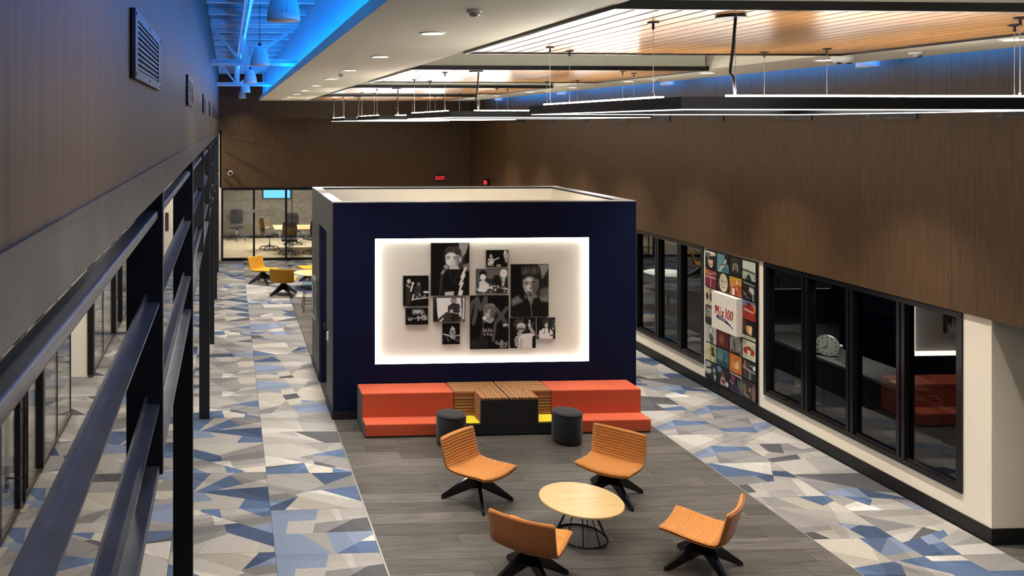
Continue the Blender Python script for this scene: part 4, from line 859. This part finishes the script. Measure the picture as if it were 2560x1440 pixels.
def logo(parent, w_, fr, mred, mblue, mwhite):
    s = w_
    o = B()   # M i x 1 0 0 on a slightly falling line
    def st(pts, w2): ribbon(o, [(x*s, y*s) for x, y in pts], w2*s if not isinstance(w2, list) else [q*s for q in w2], fr)
    st([(-.42, .06), (-.40, .12), (-.36, .15)], [.015, .03, .03]); st([(-.40, -.07), (-.365, .05), (-.345, .17)], .036); st([(-.345, .17), (-.315, .02)], .034); st([(-.315, .02), (-.235, .16)], .034); st([(-.235, .16), (-.25, .04), (-.245, -.07), (-.21, -.07)], [.034, .036, .032, .015])
    st([(-.155, .06), (-.175, -.05), (-.135, -.08)], .03); st([(-.145, .12), (-.125, .14)], .03)
    st([(-.10, .05), (-.075, .05), (-.03, -.09), (.0, -.08)], .03); st([(.01, .05), (-.03, .02), (-.10, -.10)], .026)
    st([(.09, .12), (.125, .16), (.10, -.11)], .036)
    for cx in (.225, .365): st(arc(cx, .015, .045, .12, 0, 2*PI, 16, -.25*0+.2), .032)
    o.build('lettering', mred, parent)
    b = B(); ps = [(-.33, -.10), (-.30, -.145), (-.2, -.15), (-.05, -.165), (.12, -.2), (.28, -.255), (.44, -.34)]
    ribbon(b, [(x*s, y*s) for x, y in ps], [.055*s, .085*s, .09*s, .085*s, .07*s, .04*s, .004*s], fr, 0, .0025); b.build('swoosh', mblue, parent)
    b = B()
    for q in range(9): x = -.2+q*.033; ribbon(b, [(x*s, (-.14-.005*q)*s), ((x+.02)*s, (-.16-.005*q)*s)], .014*s, fr, .0024, .004)
    b.build('fine_print', mwhite, parent)
t = thing('logo_sign', 'raised white box sign with red Mix 100 lettering and blue swoosh', 'sign', (XW, (SY0+SY1)/2, 1.25))
B().box(-.115, -.0125, SY0-(SY0+SY1)/2, SY1-(SY0+SY1)/2, -.243, .29).build('sign_box', signwhite, t, bevel=.003)
logo(t, .52, lambda a, b_, tt: (-.115-tt, -a, b_+.02), logored, logoblue, signwhite)

# ------------------------------------------------------------------ pendant square lights
def square_pendant(cx, cy, label):
    t = thing('square_pendant_light', label, 'pendant light', (cx, cy, 4.09), 0, 'square ring pendants'); h = 1.22; w2 = .035; H = .078
    for q in ((-h-w2, h+w2, -h-w2, -h+w2), (-h-w2, h+w2, h-w2, h+w2), (-h-w2, -h+w2, -h+w2, h-w2), (h-w2, h+w2, -h+w2, h-w2)):
        B().box(*q, .004, H).build('bar', blackmet, t)
    for sgn in (-1, 1):
        B().box(-h-.02, h+.02, sgn*h-.022, sgn*h+.022, -.002, .004).build('diffuser', led, t)
        B().box(sgn*h-.022, sgn*h+.022, -h+.04, h-.04, -.002, .004).build('diffuser', led, t)
        for a, c_ in ((-.95, .35), (.37, .95)):
            B().box(a, c_, sgn*h-.022, sgn*h+.022, H, H+.012).build('uplight', ledup, t); B().box(sgn*h-.022, sgn*h+.022, a, c_, H, H+.012).build('uplight', ledup, t)
    for sgn in (-1, 1):
        area('lamp', (0, sgn*h, -.006), (0, 0, 0), 2.4, .04, 10, NEUT, t, math.radians(78)); area('lamp', (sgn*h, 0, -.006), (0, 0, 0), .04, 2.4, 10, NEUT, t, math.radians(78))
    top = ZC-.008-4.09
    for sx in (-1, 1):
        for sy in (-1, 1):
            for (x, y) in ((sx*h, sy*.86), (sx*.9, sy*h)):
                B().tube([(x, y, H), (x, y, top)], .0022, 5).build('wire', alum, t)
                B().lathe([(.035, top-.012), (.035, top)], 16, (x, y, 0)).lathe([(.008, top-.05), (.008, top-.012)], 8, (x, y, 0)).build('canopy', blackmet, t)
                B().lathe([(.009, H), (.009, H+.03), (.003, H+.04)], 8, (x, y, 0)).build('gripper', chrome, t)
    B().lathe([(.085, top-.02), (.085, top)], 24, (-.93, -h, 0)).build('power_canopy', blackmet, t)
    B().tube([(-.90, -h, top-.02), (-.91, -h+.01, top-.2), (-.935, -h, top-.35), (-.915, -h, H+.12), (-.90, -h, H)], .009, 8).build('power_cable', blackp, t, True)
for i, (a, c_) in enumerate(PANELS):
    square_pendant(3.95, (a+c_)/2+.03, ('square pendant light above the viewer' if i == 0 else ORD[i-1]+' square black pendant ring glowing under a wood panel'))

# ------------------------------------------------------------------ downlights and ceiling devices
def downlight(x, y, label, group, k=1):
    t = thing('downlight', label, 'downlight', (x, y, ZC), 0, group)
    B().lathe([(.098, 0), (.098, -.006), (.082, -.009), (.08, 0)], 28).build('trim', whiteplas, t, True); B().lathe([(0, -.003), (.081, -.003)], 28).build('lens', dl_lens, t)
    area('lamp', (0, 0, -.015), (0, 0, 0), .15, .15, L_DOWN*k, WARM, t, math.radians(71))
for i, d in enumerate((2.0, 4.05, 6.07, 8.16, 10.2, 12.1, 14.2, 16.2, 18.1, 20.0, 21.6)):
    downlight(1.49, YD(d, 1.49), ORD[i]+' round downlight of the row left of the wood panels', 'left downlight row', .78)
for i, d in enumerate((2.4, 4.45, 6.52, 8.6, 10.7, 12.8, 14.9, 17.0, 19.1, 21.2)):
    downlight(6.15, YD(d, 6.15), ORD[i]+' round downlight of the row right of the wood panels', 'right downlight row')
def sensor(x, d, s, label):
    t = thing('ceiling_sensor', label, 'sensor', (x, YD(d, x), ZC)); 
    B().lathe([(.05*s, 0), (.05*s, -.015*s), (.04*s, -.02*s)], 20).build('base', whiteplas, t, True); B().lathe([(.036*s, -.02*s), (.034*s, -.035*s), (.02*s, -.045*s), (0, -.048*s)], 20).build('dome', alum, t, True)
sensor(1.435, 4.86, .9, 'nearest white smoke sensor on the left ceiling strip')
sensor(1.49, 10.95, .9, 'second white smoke sensor along the left ceiling strip')
sensor(1.49, 16.7, .9, 'third white smoke sensor along the left ceiling strip')
sensor(6.33, 7.67, 1.2, 'white smoke sensor on the right ceiling strip')
sensor(6.3, 12.3, 1.1, 'small white sensor further along the right ceiling strip')
sensor(6.3, 16.4, 1.1, 'far small sensor on the right ceiling strip')
t = thing('emergency_light', 'rounded white emergency light with twin lamps on ceiling', 'emergency light', (5.98, YD(8.12, 5.98), ZC))
B().lathe([(.10, 0), (.10, -.03), (.08, -.06), (.05, -.068), (0, -.07)], 24).build('body', whiteplas, t, True)
for s in (-1, 1): B().lathe([(.022, -.055), (.022, -.075), (0, -.08)], 12, (s*.05, -.02, 0)).build('lamp_head', blackp, t, True)

# ------------------------------------------------------------------ exit signs and security camera
def text_mesh(txt, size):
    cu = bpy.data.curves.new('t', 'FONT'); cu.body = txt; cu.size = size; cu.extrude = .002; cu.align_x = 'CENTER'; cu.align_y = 'CENTER'; cu.offset = .001
    o = bpy.data.objects.new('t', cu); COL.objects.link(o); dg = bpy.context.evaluated_depsgraph_get(); dg.update(); me = bpy.data.meshes.new_from_object(o.evaluated_get(dg)); bpy.data.objects.remove(o); me.materials.clear(); me.materials.append(exitred); return me
def exit_sign(loc, rz, label):
    t = thing('exit_sign', label, 'exit sign', loc, rz)
    B().box(-.16, .16, -.03, .03, -.09, .09).build('housing', exitface, t, bevel=.006)
    o = put('lettering', text_mesh('EXIT', .155), t, loc=(-.015, -.033, -.002)); o.rotation_euler = (PI/2, 0, 0); o.scale = (.85, 1, 1)
    B().add([(.125, -.034, .03), (.125, -.034, -.03), (.15, -.034, 0)], [(0, 1, 2)]).build('arrow', exitred, t)
    B().box(-.04, .04, -.03, .03, .09, .12).build('mount', blackp, t)
exit_sign((6.32, YB-.04, 2.41), 0, 'red EXIT sign flat on the far wood wall')
exit_sign((XR-.05, YD(23.2, XR), 2.39), -PI/2, 'red EXIT sign on the right wood wall near the corner')
t = thing('security_camera', 'small white dome security camera on the far wood wall', 'camera', (.07, YB, 2.575))
B().lathe([(.075, 0), (.075, -.03), (.05, -.05)], 20, axis='y').build('ring', whiteplas, t, True); B().lathe([(.05, -.045), (.04, -.065), (0, -.07)], 16, axis='y').build('dome', blackgloss, t, True)

# ------------------------------------------------------------------ stepped benches in front of the booth
def red_bench(x0, x1, label):
    t = thing('step_bench', label, 'bench', ((x0+x1)/2, BY0-.018, FZ), 0, 'red stepped benches'); h = (x1-x0)/2-.004
    B().box(-h+.01, h-.01, -.66, -.005, 0, .02).build('plinth', blackp, t)
    B().box(-h, h, -.41, 0, .015, .485).build('upper_step', redfab, t, bevel=.016, seg=3); B().box(-h, h, -.675, -.412, .015, .175).build('lower_step', redfab, t, bevel=.014, seg=3)
    if x0 < 2: B().box(-h-.003, -h+.002, -.66, -.015, .02, .165).box(-h-.003, -h+.002, -.40, -.015, .165, .47).build('side_panel', darkfab, t)
red_bench(1.745, 2.965, 'two-step red fabric bench at the left end of the row')
red_bench(4.265, 5.49, 'two-step red fabric bench at the right end of the row')
def corner_module(x0, x1, flip, label):
    t = thing('corner_seat', label, 'bench', ((x0+x1)/2, BY0-.018, FZ), 0, 'striped corner seats'); h = (x1-x0)/2-.004; s = flip; n_ = .27
    def xs(a, b_): return (min(a*s, b_*s), max(a*s, b_*s))
    inn = -h+n_        # inner edge of the notch measured from the outer side
    B().box(*xs(-h, h), -.41, 0, .015, .455).build('back_block', stripeZ, t, bevel=.008)
    # striped top in two mitred pieces: one runs along x, the other towards the viewer
    za, zb = .455, .487
    def topfr(a, b_, tt): return (a*s, b_, tt)
    B().prism([(-h, -.41), (inn, -.41), (h, 0), (-h, 0)][::s], topfr, za, zb).build('top_pad', stripeY, t, bevel=.006)
    B().prism([(inn, -.41), (inn, -.675), (h, -.675), (h, 0)][::s], topfr, za, zb).build('top_pad', stripeX, t, bevel=.006)
    B().box(*xs(inn, h), -.675, -.41, .015, .455).build('front_block', darkfab, t, bevel=.008)
    B().box(*xs(inn-.006, inn+.001), -.668, -.412, .175, .452).build('notch_cheek', stripeZ, t)
    B().box(*xs(-h, inn-.002), -.675, -.412, .015, .15).build('low_block', darkfab, t, bevel=.006)
    B().box(*xs(-h, inn-.008), -.673, -.412, .15, .176).build('low_pad', yelfab, t, bevel=.008)
corner_module(2.965, 3.615, 1, 'striped corner seat with yellow step, left of the pair')
corner_module(3.615, 4.265, -1, 'striped corner seat with yellow step, right of the pair')
def ottoman(x, y, label):
    t = thing('ottoman', label, 'ottoman', (x, y, FZ), 0, 'charcoal drum ottomans'); r_ = .185
    B().lathe([(r_-.02, .03), (r_-.004, .035), (r_, .05), (r_, .355), (r_-.004, .372), (r_-.016, .383), (r_-.06, .388), (0, .39)], 40).build('body', darkfab, t, True)
    B().lathe([(r_-.025, 0), (r_-.025, .03)], 32).build('base', blackp, t)
    B().tube([((r_-.002)*math.cos(2*PI*k/40), (r_-.002)*math.sin(2*PI*k/40), .372) for k in range(40)], .004, 6, True).build('piping', darkfab, t, True)
ottoman(2.79, 10.30, 'charcoal drum ottoman before the left red bench')
ottoman(4.27, 10.30, 'charcoal drum ottoman before the right red bench')

# ------------------------------------------------------------------ lounge chairs
def catmull(P, n):
    out = []
    for i in range(len(P)-1):
        p0 = P[max(0, i-1)]; p1_, p2_ = P[i], P[i+1]; p3_ = P[min(len(P)-1, i+2)]
        for j in range(n):
            t_ = j/n; out.append(tuple(.5*((2*p1_[k])+(-p0[k]+p2_[k])*t_+(2*p0[k]-5*p1_[k]+4*p2_[k]-p3_[k])*t_*t_+(-p0[k]+3*p1_[k]-3*p2_[k]+p3_[k])*t_**3) for k in (0, 1)))
    out.append(P[-1]); return out
PROF = catmull([(.28, .335), (.18, .33), (.06, .315), (-.08, .305), (-.17, .31), (-.225, .332), (-.255, .377), (-.275, .44), (-.30, .54), (-.325, .645)], 24)
def resample(P, n):
    L_ = [0]
    for a, b_ in zip(P, P[1:]): L_.append(L_[-1]+math.hypot(b_[0]-a[0], b_[1]-a[1]))
    out = []
    for i in range(n+1):
        s = L_[-1]*i/n; j = max(k for k in range(len(L_)) if L_[k] <= s+1e-9); j = min(j, len(P)-2)
        t_ = (s-L_[j])/(L_[j+1]-L_[j]); out.append((P[j][0]+(P[j+1][0]-P[j][0])*t_, P[j][1]+(P[j+1][1]-P[j][1])*t_))
    return out, L_[-1]
def sheet(n, m, o0, o1, rib, hw=.285, dish=.036):
    P, L_ = resample(PROF, n); b = B()
    def pt(i, t_, off):
        a, c_ = P[max(0, i-1)], P[min(n, i+1)]; dx, dz = c_[0]-a[0], c_[1]-a[1]; l = math.hypot(dx, dz); ny, nz = dz/l, -dx/l
        e = min(i, n-i)/n*L_; w_ = hw-.014*max(0, 1-e/.02)**2
        dd = dish*t_*t_; s = i/n*L_
        return (t_*w_, P[i][0]+ny*(dd+off), P[i][1]+nz*(dd+off))
    for side in (0, 1):
        for i in range(n+1):
            for j in range(m+1):
                t_ = -1+2*j/m; off = (o0, o1)[side]
                if side == 1:
                    e = min(i, n-i)/n*L_; ed = min(1, e/.012)*min(1, (1-abs(t_))/.05); off = o0+(o1-o0)*(.35+.65*math.sqrt(max(0, ed)))
                    if rib: off += rib*(abs(math.sin(PI*i/n*L_/.031))**.6-1)*min(1, ed+.2)
                b.v.append(pt(i, t_, off))
    M = m+1; K = (n+1)*M
    for i in range(n):
        for j in range(m):
            a = i*M+j; b.f.append((a, a+1, a+M+1, a+M)); a += K; b.f.append((a, a+M, a+M+1, a+1))
    for i in range(n):
        for j, fl_ in ((0, 0), (m, 1)):
            a = i*M+j; q = (a, a+M, a+M+K, a+K); b.f.append(q if not fl_ else q[::-1])
    for j in range(m):
        for i, fl_ in ((0, 1), (n, 0)):
            a = i*M+j; q = (a, a+1, a+1+K, a+K); b.f.append(q if fl_ == 0 else q[::-1])
    return b
def lounge(loc, face_dir, base_rot, label, fab, shellfab, group):
    rz = math.atan2(-face_dir[0], face_dir[1])
    t = thing('lounge_chair', label, 'lounge chair', loc, rz, group)
    cu = sheet(168, 14, 0, .028, .013).build('cushion', fab, t, True); sheet(48, 10, -.016, 0, 0).build('shell', shellfab, t, True)
    B().lathe([(.055, .23), (.06, .265), (.09, .282), (.09, .288)], 20, (0, -.03, 0)).build('swivel_plate', blackmet, t, True)
    for q in range(4):
        a = base_rot-rz+q*PI/2; ca, sa = math.cos(a), math.sin(a)
        poly = [(0, .268), (.05, .27), (.374, .034), (.38, 0), (.345, 0), (.06, .125), (0, .135)]
        b = B(); n = len(poly)
        for s in (-1, 1):
            for (r_, z) in poly:
                th = .026-.014*r_/.375; b.v.append((r_*ca-s*th*sa, -.03+r_*sa+s*th*ca, z))
        b.f = [tuple(range(n)), tuple(range(n, 2*n))[::-1]]+[(i, n+i, n+(i+1) % n, (i+1) % n) for i in range(n)]
        b.build('leg', blackgloss, t)
    return t
def fc(X, d): return (X, YD(d, X), FZ)
OG = 'orange lounge chairs round the oak table'
lounge(fc(2.67, 8.86), (.61, -.79), math.radians(-7), 'orange quilted lounge chair in front of the left ottoman', orange, orangeshade, OG)
lounge(fc(4.10, 8.95), (-.70, -.71), math.radians(8), 'orange quilted lounge chair in front of the right red bench', orange, orangeshade, OG)
lounge(fc(2.67, 7.34), (.61, .79), math.radians(12), 'orange lounge chair seen from behind, left of the oak table', orange, orangeshade, OG)
lounge(fc(4.26, 7.53), (-.72, .69), math.radians(4), 'orange quilted lounge chair right of the oak table, facing left', orange, orangeshade, OG)
YG = 'yellow lounge chairs at the far end'
lounge(fc(.90, 21.0), (.75, -.66), .3, 'yellow quilted lounge chair left of the far coffee table', yellow, yellowshade, YG)
lounge(fc(1.31, 19.6), (.25, .97), .5, 'yellow lounge chair seen from behind near the far glass', yellow, yellowshade, YG)
lounge(fc(2.15, 21.3), (-.85, -.5), .2, 'yellow lounge chair mostly hidden behind the booth', yellow, yellowshade, YG)
# ------------------------------------------------------------------ coffee tables
def coffee_table(loc, R_, h, label, rr=.24):
    t = thing('coffee_table', label, 'coffee table', loc, 0, 'round wire-base coffee tables')
    B().lathe([(R_-.004, h-.022), (R_, h-.016), (R_, h-.004), (R_-.003, h), (0, h)], 64).build('tabletop', oak, t)
    B().lathe([(R_-.02, h-.024), (R_-.004, h-.022)], 48).build('edge_band', blackp, t)
    ring = lambda r_, z: [(r_*math.cos(2*PI*k/40), r_*math.sin(2*PI*k/40), z) for k in range(40)]
    B().tube(ring(rr, .009), .009, 8, True).build('floor_ring', blackgloss, t, True); B().tube(ring(.10, h-.04), .008, 8, True).build('upper_ring', blackgloss, t, True)
    B().box(-.12, .12, -.12, .12, h-.034, h-.022).build('mount_plate', blackmet, t)
    for q in range(9):
        a = 2*PI*q/9+.2; B().tube([(.10*math.cos(a), .10*math.sin(a), h-.04), (rr*math.cos(a), rr*math.sin(a), .012)], .0055, 6).build('rod', blackgloss, t, True)
coffee_table(fc(3.42, 8.08), .39, .365, 'round oak coffee table between the orange lounge chairs')
coffee_table(fc(2.03, 20.4), .42, .38, 'round oak coffee table between the yellow lounge chairs')
t = thing('bar_stool', 'low teal stool on thin black legs beside the booth', 'stool', fc(1.80, 17.9)); 
B().box(-.19, .19, -.17, .17, .56, .60).build('seat', tealplas, t, bevel=.015)
for a in (-1, 1):
    for c_ in (-1, 1): B().tube([(a*.14, c_*.13, .57), (a*.2, c_*.19, .002)], .009, 8).build('leg', blackmet, t, True)
for c_ in (-1, 1): B().tube([(-.18, c_*.17, .18), (.18, c_*.17, .18)], .007, 6).build('footrest', blackmet, t, True)

# ------------------------------------------------------------------ things in the dim offices on the right
t = thing('office_counter', 'dark cabinet with pale worktop behind the right windows', 'counter', (7.72, 10.2, .004))
B().box(0, .55, -1.9, 1.6, 0, .93).build('body', blackp, t); B().box(-.03, .58, -1.9, 1.6, .93, .965).build('worktop', pmat('worktop', hx('6a6a66'), .4), t)
for y in (-1.3, -.7, -.1, .5, 1.1): B().box(-.012, 0, y-.29, y+.29, .06, .9).build('door', blackp, t)
CY = YD(10.9, 7.8)
t = thing('desk_clock', 'round white clock leaning on the dim office counter', 'clock', (7.83, CY, .973), math.radians(46))
B().lathe([(.13, -.012), (.14, -.008), (.14, .008), (.13, .012)], 40, (0, 0, .14), 'x').build('rim', alum, t, True); B().lathe([(.128, -.018), (0, -.018)], 36, (0, 0, .14), 'x').build('dial', clockface, t)
for q in range(12): a = q*PI/6; B().box(-.021, -.018, -.005, .005, -.012, .012).build('hour_mark', blackp, t, loc=(0, .105*math.sin(a), .14+.105*math.cos(a)))
B().bar((-.021, 0, .14), (-.021, .055, .10), .006, .002).build('hand', blackp, t); B().bar((-.022, 0, .14), (-.022, -.02, .225), .005, .002).build('hand', blackp, t)
t = thing('glass_bottle', 'clear bottle beside the round clock', 'bottle', (7.85, CY-.22, .97)); B().lathe([(.035, 0), (.037, .01), (.037, .12), (.015, .16), (.015, .19)], 16).build('body', glassmat('bottle_glass', (.8, .85, .8), .12), t, True); B().lathe([(.017, .185), (.017, .21)], 12).build('cap', whiteplas, t)
t = thing('glass_jar', 'squat glass jar on the dim office counter', 'jar', (7.86, CY-.36, .97)); B().lathe([(.05, 0), (.055, .01), (.055, .1), (.045, .12)], 16).build('body', MATS['bottle_glass'], t, True); B().lathe([(.048, .12), (.048, .135)], 16).build('lid', alum, t)
t = thing('paper_stack', 'white papers lying on the dim office counter', 'papers', (7.88, YD(9.65, 7.85), .970)); B().box(-.12, .12, -.16, .16, 0, .012).build('sheets', signwhite, t); B().box(-.10, .13, -.12, .17, .012, .018).build('top_sheet', signwhite, t)
tag(B().tube(catmull3 if 0 else [(7.75, YD(9.05, 7.75)+q*.02, .975+.05*math.sin(q*.35)) for q in range(10)], .006, 6).build('cable', whiteplas, None, True), 'white cable curling on the dim office counter', 'cable')
t = thing('kitchen_cabinet', 'pale kitchen cabinet in the dim office seen through first pane', 'cabinet', (8.6, 12.98, .004))
B().box(-.8, .9, -.5, 0, 0, .92).build('lower_body', whiteplas, t); B().box(-.82, .92, -.53, 0, .92, .95).build('worktop', MATS['worktop'], t); B().box(-.8, .9, -.33, 0, 1.42, 2.2).build('upper_body', whiteplas, t)
for x in (-.4, .03, .46):
    d_ = B().box(x-.4, x+.02, -.345, -.33, 1.43, 2.19).build('door', whiteplas, t); B().box(x-.03, x-.015, -.37, -.345, 1.47, 1.6).build('handle', blackmet, d_)
B().box(-.8, .9, -.3, -.27, 1.405, 1.42).build('under_light', emat('under_cabinet', (1, .97, .9), .3), t)
for q, (x, hh) in enumerate(((8.0, .28), (8.1, .22), (8.25, .3), (8.42, .2))):
    t = thing('dark_bottle', ('leftmost', 'second', 'third', 'rightmost')[q]+' dark bottle on the kitchen worktop in the dim office', 'bottle', (x, 12.68, .955), 0, 'bottles on the office worktop'); B().lathe([(.035, 0), (.038, .01), (.038, hh*.6), (.014, hh*.8), (.014, hh)], 14).build('body', blackgloss, t, True); B().lathe([(.016, hh), (.016, hh+.02)], 10).build('cap', alum, t)
t = thing('wall_logo', 'dim Mix 100 logo board on the office back wall', 'sign', (10.2, YD(12.9, 10.2), 1.35))
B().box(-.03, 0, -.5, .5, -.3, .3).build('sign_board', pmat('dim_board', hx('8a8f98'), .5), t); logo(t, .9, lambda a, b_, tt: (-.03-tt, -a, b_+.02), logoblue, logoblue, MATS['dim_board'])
# far office: round white table with yellow chairs
for (x, d, lab) in ((9.6, 18.2, 'round white table in the dim far office'), (8.9, 20.4, 'smaller round white table deeper in the dim far office')):
    t = thing('round_table', lab, 'table', (x, YD(d, x), .004)); B().lathe([(.46, .735), (.5, .74), (.5, .76), (.49, .765), (0, .765)], 40).build('tabletop', whiteplas, t); B().tube([(0, 0, .03), (0, 0, .74)], .035, 12).build('column', blackmet, t, True); B().lathe([(.3, 0), (.3, .015), (.05, .035)], 30).build('foot', blackmet, t)
def cafe_chair(loc, rz, lab):
    t = thing('cafe_chair', lab, 'chair', loc, rz, 'yellow chairs in the far office')
    B().box(-.22, .22, -.21, .22, .43, .46).build('seat', yellow, t, bevel=.012); B().box(-.22, .22, -.24, -.21, .5, .85).build('backrest', yellow, t, bevel=.012)
    for a in (-1, 1):
        for c_ in (-1, 1): B().tube([(a*.19, c_*.18, .43), (a*.21, c_*.21, .0)], .01, 8).build('leg', blackmet, t, True)
        B().tube([(a*.18, -.2, .44), (a*.18, -.225, .6)], .01, 6).build('back_post', blackmet, t, True)
cafe_chair((9.9, YD(17.0, 9.9), .004), .3, 'yellow chair at the near side of the far office table')
cafe_chair((9.2, YD(19.2, 9.2), .004), PI+.3, 'yellow chair across the far office table')
area('far_office_fill', (9.5, 18.3, 2.7), (0, 0, 0), .3, .3, 30, NEUT, None, math.radians(90))  # added fill without a fixture, brightens the white table
area('counter_fill_light', (7.75, 9.7, 2.7), (math.radians(25), 0, 0), .2, .2, 13, NEUT, None, math.radians(80))  # added fill without a fixture, lifts the clock and counter
